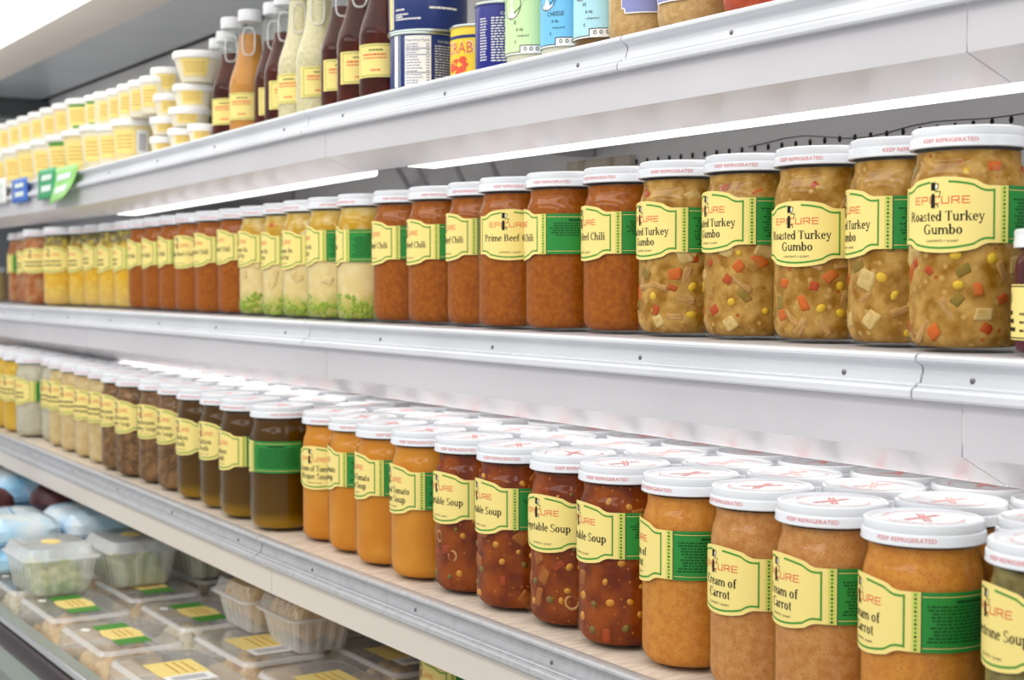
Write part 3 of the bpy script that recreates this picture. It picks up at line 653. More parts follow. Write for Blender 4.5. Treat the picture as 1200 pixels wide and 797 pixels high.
for i, (m, (s, D)) in enumerate(zip(LOW, pos)):
    z = EYE+H_LOW+tilt_low(s)+.0005; k = m[1]; n = cnt.get(k, 0); cnt[k] = n+1
    vm = (m[4][0]+m[4][1])/2; fa = cam_angle(-s, D)
    q = at_D(pix(-s, D, z)[0], vm, D+.046*sin(fa)); lz = max(.085, min(.115, q[2]-z))
    e = m[3]
    jar(-s, D, z, k, 'soup_jar', f'{LD[k]}, front of the lower shelf, {ORD[n]} of its kind from right', 'quart jars in the front row of the lower shelf', m[2],
        edge=None if isinstance(e, tuple) else e, chef=e[1] if isinstance(e, tuple) else None, lz=lz, seed=100+i)
    placed.append((s, D)); front.append((s, D, k))
KN = {'minestrone': 'minestrone', 'carrot': 'carrot', 'carrot_pale': 'carrot', 'vegetable': 'vegetable', 'tomato': 'tomato', 'broth': 'broth', 'mushroom': 'mushroom', 'chowder': 'chowder', 'white': 'white soup', 'yellow': 'yellow soup'}
# rows behind, nested into the gaps of the row in front
front = [(.36, .8365, 'minestrone'), (.455, .8365, 'minestrone')]+front if False else front
rng = random.Random(11)
base = [(front[0][0]-.095*(3-j), .8365, 'minestrone') for j in range(3)]+front
for row in range(1, 6):
    n = 0
    for i in range(len(base)):
        s, D, k = base[i]
        if row % 2:
            if i+1 >= len(base): continue
            ds = base[i+1][0]-s
            if ds > .13: s2 = s+.047
            else: s2 = s+ds/2
        else: s2 = s
        D2 = .8365+row*.0800+rng.uniform(-.002, .002); s2 += rng.uniform(-.0015, .0015)
        while any((s2-a)**2+(D2-b)**2 < .0929**2 for a, b in placed): D2 += .002
        if D2 > WALL-.049 or s2 > 4.3: continue
        u = pix(-s2, D2, EYE+H_LOW+.17)[0]
        if u > 1285 or u < -60: continue
        placed.append((s2, D2)); n += 1
        nth = f'{ORD[n-1]}' if n <= 20 else f'{["twenty-first","twenty-second","twenty-third","twenty-fourth","twenty-fifth","twenty-sixth","twenty-seventh","twenty-eighth","twenty-ninth","thirtieth","thirty-first","thirty-second","thirty-third","thirty-fourth"][n-21]}'
        jar(-s2, D2, EYE+H_LOW+tilt_low(s2)+.0005, k, 'soup_jar', f'white-lidded {KN[k]} jar, {ORD[row]} row back on lower shelf, {nth} from the right', 'white-lidded jars behind the front row of the lower shelf', seed=300+row*40+i, with_label=False)

# ------------------------------------------------------------------ top shelf: bottles, cans, dips, tubs
HT = H_TOP
def top_z(s): return EYE+HT+tilt_top(s-.03)+.0008
BOTP = [(.027, .0), (.0322, .001), (.0346, .004), (.0350, .008), (.0350, .082), (.0345, .087), (.0325, .097), (.0288, .108), (.0248, .120), (.0216, .132), (.0200, .145), (.0191, .158), (.0183, .172), (.0176, .184), (.0176, .190)]
ME_BG = lathe('glass', BOTP, GLASS, 40, True, False, sharp=60)
def sauce(n, fill, m):
    pr = [(max(r-.0014, .001), max(z, .003)) for r, z in BOTP if z < fill]
    lr = pr[-1][0]; pr.append((lr-.0006, fill)); return lathe(n, pr, m, 32)
SAU = {'dark': sauce('sauce', .146, mat('dark_sauce', (58, 12, 0), .5, .1, c2=(80, 20, 2), scale=30)), 'tan': sauce('sauce', .166, mat('tan_dressing', (208, 144, 66), .5, .15, c2=(194, 134, 70), scale=30)),
       'cream': sauce('sauce', .180, mat('cream_dressing', (222, 212, 174), .4, .4, c2=(210, 198, 154), scale=160, speck=(150, 140, 96), sscale=420, sthr=.13))}
ME_CAP = lathe('cap', [(.0170, .1870), (.0192, .1870), (.0195, .1885), (.0195, .2030), (.0184, .2052), (.006, .2055)], LIDW, 40, True, True, knurl=(2, 3))
rp = []
for a in range(28):                                          # raised oblong grip ring moulded on the neck
    tt = 2*pi*a/28; zz = .153+.022*(abs(sin(tt))**.6)*(1 if sin(tt) > 0 else -1); wx = .0098*(abs(cos(tt))**.7)*(1 if cos(tt) > 0 else -1)
    R_ = .0219-(zz-.128)*.075; rp.append((sqrt(max(R_**2-wx**2, 0))+.0004, wx, zz))
ME_GRIP = tube('grip_ring', rp, .0014, clear('ring_glass', (255, 255, 255), .45, 1, .05), 6, True)
def bottle_label():
    p = Print(); rng = random.Random(5)
    p.rect(-34, 0, 22, 43, 0, 0)
    for a in ((-29, 2, 19, 2.8), (-29, 40.2, 19, 41), (-29, 2, -28.2, 41), (18.2, 2, 19, 41)): p.rect(*a, 1, 1)
    p.bars(-12, 8, 34, 1.8, 3, rng); p.bars(-22, 12, 28, 2.2, 5, rng); p.bars(-22, 12, 24, 1.6, 5, rng); p.bars(-10, 4, 8, 2, 5, rng)
    p.rect(22, 0, 46, 43, 6, 0)
    for i in range(14): p.rect(28, 12+i*1.7, 41, 12.9+i*1.7, 7, 1)
    return p.wrap('label', .0353, LABM[:7]+[GREY])
ME_BL = bottle_label()
BOT = [(235, 'dark', .03, .9), (243, 'dark', .075, .4), (248, 'dark', 0, -.35), (268, 'tan', 0, -.35), (297, 'dark', .03, .1), (309, 'dark', 0, .1), (325, 'cream', .012, -.5), (346, 'cream', 0, .1), (375, 'dark', 0, -.05), (394, 'dark', 0, 0), (420, 'dark', 0, -.3)]
BD = ['dark sauce bottle at the left end of the bottles beside the small tubs', 'dark sauce bottle standing behind the leftmost sauce bottles', 'dark sauce bottle just left of the tan dressing bottle', 'tan dressing bottle with a white cap, the only tan one', 'dark sauce bottle just right of the tan dressing bottle', 'dark sauce bottle just left of the pale cream bottles', 'pale cream dressing bottle, left one of two', 'pale cream dressing bottle, right one of two', 'dark sauce bottle just right of the pale cream bottles', 'dark sauce bottle in the middle of the right-hand three', 'dark sauce bottle beside the blue cans']
# cans
NAVY = mat('navy_can_print', (16, 44, 112), .35, .5); TIN = mat('tin_rim', (190, 200, 196), .25, .5, metal=.85); ROYAL = mat('royal_blue_can_print', (18, 28, 132), .35, .5); YCAN = mat('yellow_can_print', (248, 212, 50), .4, .5)
def can_mesh(R, H, m): return lathe('can', [(R-.004, .001), (R-.001, 0), (R+.001, .0012), (R+.001, .003), (R-.0004, .0045), (R, .006), (R, H-.006), (R-.0004, H-.0045), (R+.001, H-.003), (R+.001, H-.0008), (R-.001, H), (R-.003, H-.0005), (R-.004, H-.003)], [m, TIN], 56)
def can_rims(R, H):
    out = []
    for z in (.0012, H-.0018): out.append(lathe('rim', [(R-.002, z-.0016), (R+.0012, z-.0014), (R+.0018, z), (R+.0012, z+.0015), (R-.002, z+.0016)], TIN, 56, False, False))
    return out
TOPS = []
def clear_spot(px, D, R, hz):
    s = s_from_left(px, D, R, HT+hz)
    while any((s-a)**2+(D-b)**2 < (R+r+.0012)**2 for a, b, r in TOPS): D += .002; s = s_from_left(px, D, R, HT+hz)
    TOPS.append((s, D, R)); return s, D
def can(px, D, R, H, z0, m, pr, ro, label, cat='can', hz=.03, group='cans on the top shelf'):
    if z0: s = s_from_left(px, D, R, HT+hz)
    else: s, D = clear_spot(px, D, R, hz)
    t = thing('tin_can', label, cat, (-s, D, top_z(s)+z0), 0, group)
    link('can_body', can_mesh(R, H, m), t)
    for r in can_rims(R, H): link('rim', r, t)
    link('printed_wrapper', pr.wrap('printed_wrapper', R+.0003, CM), t, (0, 0, 0), (0, 0, cam_angle(-s, D)+ro)); return s
CM = [WHT, BLK, NAVY, YCAN, LRED, mat('crab_red', (232, 84, 56), .45), mat('silver_print', (176, 184, 196), .3, .5, metal=.5), YEL]
def p_nutri():
    p = Print(); rng = random.Random(8)
    p.rect(-44, 6, -37, 70, 0, 1); p.rect(-35, 6, -33, 70, 6, 1)
    p.rect(-26, 6, 8, 69, 0, 1); p.sans('Nutrition Facts', -9, 62, 4.6, 1, 30)
    for i, y in enumerate((58, 55, 50.5, 47.5, 42, 38.5, 35, 31.5, 28, 24.5, 20, 16.5, 13, 10)):
        p.bars(-24, -24+rng.uniform(14, 22), y, 1, 2, rng, wmin=2, wmax=5); p.rect(2, y, 6, y+1, 2, 2)
    for y in (52.6, 44.8, 22.6): p.rect(-25, y, 7, y+.9, 2, 2)
    p.sans('Cod Cakes', 26, 61, 4, 0, 18)
    for i in range(15): p.bars(13, 40, 56-i*3.3, 1.1, 0, rng, gap=1.4, wmin=2, wmax=6)
    return p
def p_upper():
    p = Print(); rng = random.Random(9)
    p.rect(-62, 5, -54, 60, 7, 1); p.rect(-53, 5, -50.5, 60, 0, 1)
    p.bars(-46, -30, 27, 2, 0, rng); p.bars(-46, -26, 21, 2, 0, rng); p.bars(-46, -8, 15, 2, 0, rng); p.bars(-46, -34, 18, 2, 0, rng)
    p.bars(2, 40, 28, 2.4, 0, rng, wmin=5, wmax=9)
    return p
def p_crab():
    p = Print(); p.rect(-52, 6, 52, 56, 3, 1); p.sans('CRAB', 6, 38, 21, 0, 46, 2); p.sans('CRAB', 6.6, 38.2, 19.5, 4, 43, 3)
    for cx, cy, rx, ry in ((3, 25, 11, 7), (14, 30, 6, 4.5), (13, 19, 6.5, 4), (18, 24, 4, 3), (-6, 22, 7, 6), (6, 15, 5, 3)):
        p.ring(cx, cy, rx, ry, rx-.01, ry-.01, 0, 360, 5, 2, 14)
    p.rect(-52, 56, 52, 60, 2, 1)
    return p
def p_blue():
    p = Print(); rng = random.Random(10); p.sans('Cod Cakes', 8, 64, 5, 0, 22)
    for i in range(17): p.bars(-14, 27, 60-i*3.0, 1.25, 0, rng, gap=1.3, wmin=2, wmax=6)
    for i in range(16): p.bars(-30, -20, 60-i*3.1, 1.25, 0, rng, wmin=2, wmax=5)
    return p
# dip jars with pictured labels
def p_dip(title, y):
    p = Print(); rng = random.Random(len(title))
    p.rect(-60, 12, 60, 96, 0, 1)
    p.rect(-60, 13.5, -6, 14.4, 2, 3); p.rect(-6, 13.5, -5, 21, 2, 3); p.rect(-6, 20.4, 60, 21.3, 2, 3)
    for i in range(7): p.ring(1+i*7, 17, 2, 2.2, .9, .9, 0, 360, 2, 3, 8)
    p.rect(-5, 12, 60, 20.4, 1, 2); p.rect(-60, 12, -6, 13.5, 1, 2)
    p.sans(title, -6 if len(title) > 1 else -12, 44, 6.4, 2, None, 3); p.sans('& dip', -6, 37, 4.4, 2, None, 3); p.sans('refrigerated', -2, 30.5, 3.2, 2, None, 3); p.sans('0', -12, 23.5, 5, 2, None, 3)
    p.stroke([(-20, 52), (-12, 58), (-6, 62), (2, 72), (8, 80)], 1.2, 2, 3); p.ring(-18, 66, 14, 16, 13.9, 15.9, 0, 360, 1, 2, 20); p.ring(-18, 66, 14, 16, .9, .9, 0, 360, 2, 3, 20)
    return p
LG, BB, LB = mat('pale_green_label', (206, 236, 176), .45), mat('sky_blue_label', (116, 196, 240), .45), mat('pale_blue_label', (176, 226, 240), .45)
DG = lathe('glass', [(.026, 0), (.0305, .0012), (.0325, .005), (.0328, .01), (.0328, .098), (.031, .106), (.029, .112)], GLASS, 40, True, False)
def dip(px, title, lm, cm, label, D=.908):
    s, D = clear_spot(px, D, .0314, .03); t = thing('dip_jar', label, 'jar', (-s, D, top_z(s)), 0, 'dip jars on the top shelf'); t.scale = (.945, .945, 1)
    link('glass', DG, t); link('dip', lathe('dip', [(.024, .003), (.0295, .004), (.0313, .008), (.0313, .097), (.0295, .104)], cm, 32), t)
    link('label', p_dip(title, 0).wrap('label', .0331, [lm, WHT, BLK, BLK]), t, (0, 0, 0), (0, 0, cam_angle(-s, D)-.32))
    link('lid', lathe('lid', [(.029, .108), (.0325, .108), (.033, .11), (.033, .121), (.032, .1225), (.01, .1228)], LIDW, 40), t)
WD = mat('white_dip', (222, 216, 198), .5); BDp = mat('brown_dip', (110, 76, 20), .4)
# squat jars of tan spread
SG = lathe('glass', [(.032, 0), (.0375, .001), (.040, .004), (.0412, .012), (.0412, .075), (.039, .086), (.036, .092)], GLASS, 44, True, False)
SP = lathe('spread', [(.030, .003), (.0365, .004), (.0388, .008), (.0396, .014), (.0396, .074), (.037, .084)], mat('tan_spread', (206, 166, 108), .45, c2=(190, 148, 88), scale=140, speck=(150, 106, 56), sscale=380, sthr=.14), 36)
SP2 = lathe('sauce', [(.030, .003), (.0365, .004), (.0388, .008), (.0396, .014), (.0396, .074), (.037, .084)], mat('red_orange_sauce', (196, 82, 26), .4, c2=(176, 60, 20), scale=60), 36)
def spread_label():
    p = Print(); p.band(-24, 24, lambda u: 70, lambda u: 24+(5 if abs(u) > 20 else 0), 1, 0); p.band(-23, 23, lambda u: 69, lambda u: 25.2+(5 if abs(u) > 19 else 0), 0, 1)
    p.bars(-16, 16, 50, 4, 2, random.Random(1)); return p.wrap('label', .0414, [mat('lavender_label', (136, 142, 196), .45), WHT, BLK])
for px, me_, ro, lbl in ((845, SP2, -1.2, 'squat jar of red orange sauce at the right of the top shelf'), (768, SP, -.75, 'squat jar of tan spread, second after the dip jars on the top shelf'), (711, SP, -.1, 'squat jar of tan spread beside the dip jars on the top shelf')):
    s, D = clear_spot(px, .914, .0400, .03); t = thing('spread_jar', lbl, 'jar', (-s, D, top_z(s)), 0, 'squat jars on the top shelf')
    t.scale = (.96, .96, 1); link('glass', SG, t); link('spread', me_, t); link('label', spread_label(), t, (0, 0, 0), (0, 0, cam_angle(-s, D)+ro)); link('lid', lathe('lid', [(.035, .088), (.039, .088), (.0395, .09), (.0395, .101), (.038, .103), (.01, .1032)], LIDW, 40), t)
dip(672, 'H', LB, BDp, 'brown dip jar with a pale blue label, right one of three dip jars')
dip(633, 'CHEESE', BB, WD, 'white dip jar with a sky blue label, middle of three dip jars')
dip(592, 'R', LG, WD, 'white dip jar with a pale green label beside the royal blue can')
can(557, .908, .0320, .080, 0, ROYAL, p_blue(), .0, 'tall royal blue can covered in small white print beside the dip jars')
can(528, .952, .036, .073, 0, YCAN, p_crab(), -1.0, 'yellow crab meat can with red print between two blue cans')
s1 = can(457, .927, .042, .074, 0, NAVY, p_nutri(), .05, 'navy blue can with a white nutrition panel, underneath the wider can')
can(455, .937, .0505, .064, .0745, NAVY, p_upper(), 0, 'wide navy blue can stacked on top of another blue can', hz=.1)
s = s_from_left(865, .895, .03, HT+.03)
t = thing('red_pouch', 'red packet lying at the right end of the top shelf', 'packet', (-s-.02, .905, top_z(s)))
link('pouch', ball('pouch', .04, .02, .014, mat('red_plastic', (226, 50, 44), .35), 16, 10), t, (0, 0, .0142)); link('seal', box('seal', .036, .052, -.012, .012, .013, .0155, MATS['red_plastic']), t)

for (px, kind, ex, ro), lbl in reversed(list(zip(BOT, BD))):
    s, D = clear_spot(px, .905+ex, .0352, .04); fa = cam_angle(-s, D)
    t = thing('sauce_bottle', lbl, 'bottle', (-s, D, top_z(s)), 0, 'sauce and dressing bottles on the top shelf')
    link('glass', ME_BG, t); link('sauce', SAU[kind], t); link('cap', ME_CAP, t); link('grip_ring', ME_GRIP, t, (0, 0, 0), (0, 0, fa-.15)); link('label', ME_BL, t, (0, 0, .027), (0, 0, fa+ro))

# tubs on the left of the top shelf
TUBP = mat('translucent_cream_tub', (240, 232, 206), .4, .4); LIDC = mat('tub_lid_white', (246, 246, 244), .4); TUBY = mat('yellow_tub_food', (240, 222, 160), .45); PEACH = mat('peach_tub', (240, 214, 180), .45)
YL2 = mat('warm_yellow_label', (250, 226, 138), .45)
def tub(x, y, z, R, H, label, face=0., m=None, grn=False, taper=.12, name='deli_tub', bar=True):
    t = thing(name, label, 'tub', (x, y, z), 0, 'deli tubs on the top shelf'); fa = cam_angle(x, y)+face
    r0 = R*(1-taper)
    link('cup', lathe('cup', [(r0*.85, 0), (r0*.97, .001), (r0, .004), (R*.97, H-.012), (R*.975, H-.006)], m or TUBP, 36), t)
    link('lid', lathe('lid', [(R*.96, H-.012), (R*1.03, H-.012), (R*1.045, H-.009), (R*1.04, H-.002), (R*1.0, H), (R*.9, H-.0022), (R*.2, H-.002)], LIDC, 40, False, True), t)
    p = Print(); h0, h1 = H*180, H*740; q = R*620; rg = random.Random(int(R*1e4))
    p.rect(-q, h0, q*.55, h1, 0, 1)
    for i in range(4): p.bars(-q*.8, q*.35, h0+(h1-h0)*(.25+.16*i), (h1-h0)*.05, 1, rg, 2)
    if grn: p.rect(-q, h1, q*.55, h1+H*90, 2, 1); p.rect(-q*.6, h0-H*80, q*.55, h0, 2, 1)
    if bar:
        p.rect(q*.62, h0, q*1.35, h1, 3, 1)
        for i in range(9): p.rect(q*.75, h0+(h1-h0)*(.15+.08*i), q*1.2, h0+(h1-h0)*(.19+.08*i), 4, 2)
    me = p.wrap('label', r0+(R*.97-r0)*.1+.0006, [YL2, mat('brown_print', (206, 150, 50), .5), GRN, WHT, GREY])
    k = (R*.97-r0)/(H-.016)                                   # follow the cup's taper
    for v in me.vertices:
        rr = sqrt(v.co.x**2+v.co.y**2); sc = (r0+k*(v.co.z-.004)+.0006+(rr-(r0+(R*.97-r0)*.1+.0006)))/rr; v.co.x *= sc; v.co.y *= sc
    link('label', me, t, (0, 0, 0), (0, 0, fa)); return t
# lower tier: a row of wide tubs, then smaller ones stacked on them
tubs = []; px = 128; D = .915; R0 = .046
s = s_from_left(131, D, R0, HT+.06); i = 0
while s < 4.6:
    R0 = .046 if i < 2 else .060
    H0 = .078 if i < 2 else .088
    tubs.append((s, D+R0-.046, R0, H0)); 
    tub(-s, D+R0-.046, top_z(s), R0, H0, f'wide deli tub in the bottom tier of the top shelf, {ORD[i]} from the sauce bottles', -.45, None if i % 3 else TUBY, grn=(i == 4))
    i += 1; s += (.096 if i < 2 else .109 if i == 2 else .126)
# upper tier
ut = [(118, .034, .070, 0, .0), (104, .034, .070, 0, .0), (90, .034, .070, 0, 0), (79, .034, .070, 1, 0), (67, .036, .072, 1, 0), (52, .042, .072, 0, 0), (36, .042, .072, 0, 0), (22, .045, .072, 0, 0), (8, .046, .072, 0, 0), (-8, .046, .072, 0, 0), (-24, .046, .072, 0, 0)]
up = []
n = 0
ss = None
for i in range(16):
    R1 = .031 if i < 7 else .046
    if ss is None: ss = s_from_left(166, .918, R1, HT+.12)
    else: ss += .0655 if i < 7 else (.080 if i == 7 else .098)
    if ss > 4.55: break
    below = min(tubs, key=lambda q: abs(q[0]-ss)); 
    tub(-ss, below[1], top_z(below[0])+below[3]+.0003, R1, .068, f'deli tub stacked in the upper tier of the top shelf, {ORD[i]} from the sauce bottles', -.4, (PEACH if i == 8 else None), grn=i in (6, 7), taper=.06, bar=i % 2 == 1)
# stack of small cups beside the bottles
def cup(px, D, R, H, z0, label, hz, taper=.3, inverted=False, face=0.):
    s = s_from_left(px, D, R, HT+hz); return tub(-s, D, top_z(s)+z0, R, H, label, face, None, False, taper, 'deli_cup', bar=False), s
cups = [(176, .912, .026, .032, 0, 'small dip cup at the bottom left of the cup stack'), (197, .906, .031, .033, 0, 'small dip cup at the bottom middle of the cup stack'), (220, .905, .026, .032, 0, 'small dip cup at the bottom of the stack beside the dark bottles'),
        (176, .914, .030, .032, .0335, 'small dip cup in the second tier, left of the cup stack'), (198, .908, .035, .033, .0345, 'small dip cup in the second tier, right of the cup stack'),
        (180, .93, .034, .040, .0685, 'yellow labelled cup in the third tier, left of the stack'), (203, .925, .036, .042, .0685, 'yellow labelled cup in the third tier, right of the stack'),
        (177, .93, .030, .048, .1115, 'flared white cup on the top left of the cup stack'), (203, .925, .042, .052, .1115, 'large flared white cup on top of the cup stack')]
for c_ in cups: cup(c_[0], c_[1], c_[2], c_[3], c_[4], c_[5], c_[4]+.02, taper=.3 if c_[4] > .1 else .16)

# shelf talkers clipped to the top rail
def talker(u0, u1, v0, v1, col, name_label, curl=0., lean=0.):
    D = D_TOP-.008; a = at_D(u0, v0, D); b = at_D(u1, v1, D); wd = b[0]-a[0]; hg = a[2]-b[2]
    V = []; Fc = []; nx, nz = 6, 6
    for j in range(nz+1):
        for i in range(nx+1):
            q = j/nz; V.append((a[0]+wd*(i/nx)-lean*q, D-curl*q*q*(.3+i/nx), a[2]-hg*q*(1-.25*abs(lean)*20*(i/nx))))
    for j in range(nz):
        for i in range(nx): Fc.append((j*(nx+1)+i, (j+1)*(nx+1)+i, (j+1)*(nx+1)+i+1, j*(nx+1)+i+1))
    me = mk('tag_sheet', V, Fc, mat('tag_'+name_label.split()[0]+name_label.split()[1], col, .45), None, True)
    t = thing('shelf_tag', name_label, 'tag', (0, 0, 0), 0, 'shelf tags on the top rail'); o = link('tag_sheet', me, t)
    md = o.modifiers.new('thick', 'SOLIDIFY'); md.thickness = .0006
    V2 = []; F2 = []
    for j, (q0, q1) in enumerate(((.2, .38), (.55, .75))):
        x0, x1 = .22, .8; bb = len(V2)
        for (i_, q) in ((x0, q0), (x1, q0), (x1, q1), (x0, q1)): V2.append((a[0]+wd*i_-lean*q, D-curl*q*q*(.3+i_)-.0012, a[2]-hg*q*(1-.25*abs(lean)*20*i_)))
        F2.append((bb, bb+3, bb+2, bb+1))
    link('printed_lines', mk('printed_lines', V2, F2, mat('pale_print', (222, 236, 230), .5)), t)
talker(63, 92, 198, 236, (150, 214, 120), 'pale green curled tag hanging from the top rail', .02, .02)
talker(45, 66, 200, 232, (44, 164, 104), 'mid green tag hanging from the top rail beside the pale green one', .004, .004)
talker(14, 32, 211, 236, (52, 112, 206), 'bright blue tag hanging from the top rail', 0, 0)
talker(-14, 7, 213, 238, (240, 242, 240), 'plain white tag at the left end of the top rail', 0, 0)

# ------------------------------------------------------------------ deli well under the lower shelf
HD = -.60; W0 = .585
CH = mat('chrome_rail', (200, 202, 206), .15, .5, metal=.9); BUMP = mat('dark_bumper', (40, 28, 36), .4, .3); GREYR = mat('grey_green_ledge', (156, 166, 158), .3, .5)
deck = struct('floor', extrude_s('floor', [(W0+.03, HD), (WALL-.002, HD), (WALL-.002, HD-.03), (W0+.03, HD-.03)], -.42, S_END-.002, mat('well_deck', (196, 198, 200), .4, c2=(150, 152, 154), scale=8), True))
fr = thing('front_rail', 'chrome and dark bumper rail along the front of the deli well', 'rail')
link('ledge', extrude_s('ledge', [(W0-.002, -.540), (W0+.028, -.548), (W0+.03, -.565), (W0+.03, HD-.03), (W0-.002, HD-.03)], -.42, S_END-.002, GREYR, True), fr)
link('chrome_strip', extrude_s('chrome_strip', [(W0-.008, -.545), (W0-.006, -.5385), (W0-.0025, -.5375), (W0-.0025, -.548)], -.42, S_END-.002, CH, True), fr)
n = 16
link('bumper', extrude_s('bumper', [(W0-.014+.012*cos(2*pi*i/n), -.560+.0145*sin(2*pi*i/n)) for i in range(n)], -.42, S_END-.002, BUMP, True), fr)
gp = struct('window_1', extrude_s('window_1', [(W0-.012, -.575), (W0-.008, -.575), (W0-.008, -.85), (W0-.012, -.85)], -.42, S_END-.002, clear('case_glass', (235, 242, 238), .06, 1, .05), True))
lw = struct('floor_lower', extrude_s('floor_lower', [(W0+.0, -.85), (WALL-.002, -.85), (WALL-.002, -.88), (W0, -.88)], -.42, S_END-.002, mat('lower_deck', (170, 172, 172), .5), True))

CLR = clear('clear_plastic', (254, 254, 254), .15, 1.0, .06)
CLR2 = clear('hazy_plastic', (252, 252, 250), .4, 1.0, .12)
def rrect(hx, hy, r, n=5):
    P = []
    for cx, cy, a0 in ((hx-r, hy-r, 0), (-hx+r, hy-r, 90), (-hx+r, -hy+r, 180), (hx-r, -hy+r, 270)):
        for i in range(n+1):
            a = radians(a0+90*i/n); P.append((cx+r*cos(a), cy+r*sin(a)))
    return P
def resample(P, n):
    L = [0]; c = len(P)
    for i in range(c): a, b = P[i], P[(i+1) % c]; L.append(L[-1]+sqrt((a[0]-b[0])**2+(a[1]-b[1])**2))
    out = []; j = 0
    for k in range(n):
        d = L[-1]*k/n
        while L[j+1] < d: j += 1
        f = (d-L[j])/max(L[j+1]-L[j], 1e-9); a, b = P[j], P[(j+1) % c]; out.append((a[0]+(b[0]-a[0])*f, a[1]+(b[1]-a[1])*f))
    return out
def loft(name, rings, m, n=120, rib=0, cap0=True, cap1=False, ribrings=(), nr=5):
    """rounded rectangles (half x, half y, corner r, z); rib = flute depth on the named rings"""
    V = []; Fc = []
    for j, (hx, hy, r, z) in enumerate(rings):
        for i, (x, y) in enumerate(resample(rrect(hx, hy, r), n)):
            k = 1
            if j in ribrings and (i//(nr)) % 2: k = 1-rib/max(hx, hy)
            V.append((x*k, y*k, z))
    for j in range(len(rings)-1):
        for i in range(n):
            k = (i+1) % n; Fc.append((j*n+i, j*n+k, (j+1)*n+k, (j+1)*n+i))
    if cap0: Fc.append(tuple(reversed(range(n))))
    if cap1: Fc.append(tuple((len(rings)-1)*n+i for i in range(n)))
    return autosmooth(mk(name, V, Fc, m, None, True), 35)
def lumps(name, hx, hy, h, m, seed, nx=26, ny=18):
    rng = random.Random(seed); C = [(rng.uniform(-hx, hx), rng.uniform(-hy, hy), rng.uniform(.010, .02), rng.uniform(.4, 1)) for _ in range(26)]
    V = []; Fc = []
    for j in range(ny+1):
        for i in range(nx+1):
            x = -hx+2*hx*i/nx; y = -hy+2*hy*j/ny
            e = max(0, 1-(abs(x)/hx)**6)*max(0, 1-(abs(y)/hy)**6)
            b = max(k*(max(0, 1-((x-a)**2+(y-c)**2)/r**2))**.5 for a, c, r, k in C)
            V.append((x, y, h*e*(.55+.45*b)))
    for j in range(ny):
        for i in range(nx): Fc.append((j*(nx+1)+i, j*(nx+1)+i+1, (j+1)*(nx+1)+i+1, (j+1)*(nx+1)+i))
    Fc.append(tuple(reversed([i for i in range(nx+1)]+[(j+1)*(nx+1)+nx for j in range(ny)]+[ny*(nx+1)+nx-1-i for i in range(nx)]+[(ny-1-j)*(nx+1) for j in range(ny-1)])))
    return mk(name, V, Fc, m, None, True)
BREAD = mat('tan_baked_food', (232, 202, 150), .6, .3, c2=(204, 158, 98), scale=60, lo=.4, hi=.7, speck=(228, 200, 150), sscale=160, sthr=.2)
PALE = mat('pale_salad_food', (236, 226, 200), .5, .3, c2=(222, 206, 168), scale=60, speck=(150, 160, 70), sscale=90, sthr=.16)
SHX, SHY = .118, .072                                          # hinged clamshell, long side along the shelf
SH_BASE = loft('tray', [(SHX*.86, SHY*.84, .02, .001), (SHX*.9, SHY*.88, .02, .004), (SHX*.96, SHY*.95, .02, .030), (SHX, SHY, .018, .032), (SHX, SHY, .018, .034)], CLR, 160, .0016, ribrings=(1, 2))
SH_LID = loft('lid', [(SHX, SHY, .018, .0342), (SHX*.97, SHY*.96, .018, .036), (SHX*.92, SHY*.9, .018, .066), (SHX*.88, SHY*.85, .018, .071), (SHX*.84, SHY*.8, .016, .0715)], CLR, 160, .0018, False, True, ribrings=(1, 2))
RIM_HI = clear('rim_highlight_plastic', (254, 254, 254), .42, 1.0, .08)  # hazier white: highlights on container rims and edges put into the colour
SH_RIM = loft('rim', [(SHX*.965, SHY*.945, .018, .0318), (SHX*1.02, SHY*1.03, .019, .0318), (SHX*1.022, SHY*1.032, .019, .0352), (SHX*.975, SHY*.965, .018, .0362)], RIM_HI, 80, 0, False, False)
SH_EDGE = loft('edge', [(SHX*.915, SHY*.895, .018, .0664), (SHX*.885, SHY*.855, .018, .0714), (SHX*.85, SHY*.81, .016, .0722)], RIM_HI, 80, 0, False, False)  # whiter strip added as the bright highlight round the lid top
FOODS = [lumps('food', SHX*.82, SHY*.8, .050, BREAD, 1), lumps('food', SHX*.82, SHY*.8, .046, PALE, 2), lumps('food', SHX*.82, SHY*.8, .048, BREAD, 3)]
def shell_label(kind):
    p = Print(); rng = random.Random(3)
    if kind == 'green':
        p.rect(-60, -22, -26, 22, 1, 0); p.rect(26, -22, 60, 22, 1, 0)
        p.band(-30, 30, lambda u: 25-abs(u)*.12, lambda u: -25+abs(u)*.12, 0, 1)
        for y in (-8, 0, 8): p.bars(-20, 20, y, 2.4, 2, rng, 2)
        p.ring(-44, -34, 9, 6, 8.9, 5.9, 0, 360, 3, 0, 14)
    else:
        p.rect(-40, -30, 26, 30, 0, 0)
        for y in (14, 4, -6): p.bars(-34, 20, y, 2, 2, rng, 2)
        p.rect(26, -28, 58, 28, 3, 0)
        for i in range(16): p.rect(32, -20+i*2.5, 50, -18.8+i*2.5, 4, 1)
    return p.flat('label', [YL2, GRN, MATS['brown_print'], WHT, GREY])
SLAB = {'green': shell_label('green'), 'bar': shell_label('bar')}
def clamshell(s, D, z, food, lk, label, rot=0.):
    t = thing('clamshell', label, 'container', (-s, D, z), rot, 'clear clamshells in the deli well')
    link('tray', SH_BASE, t); l_ = link('lid', SH_LID, t); link('edge', SH_EDGE, l_); link('rim', SH_RIM, t); link('food', FOODS[food], t, (0, 0, .005)); link('label', SLAB[lk], t, (0, 0, .0724)).scale = (1.15, 1.15, 1)
    return t
zd = EYE+HD+.0006
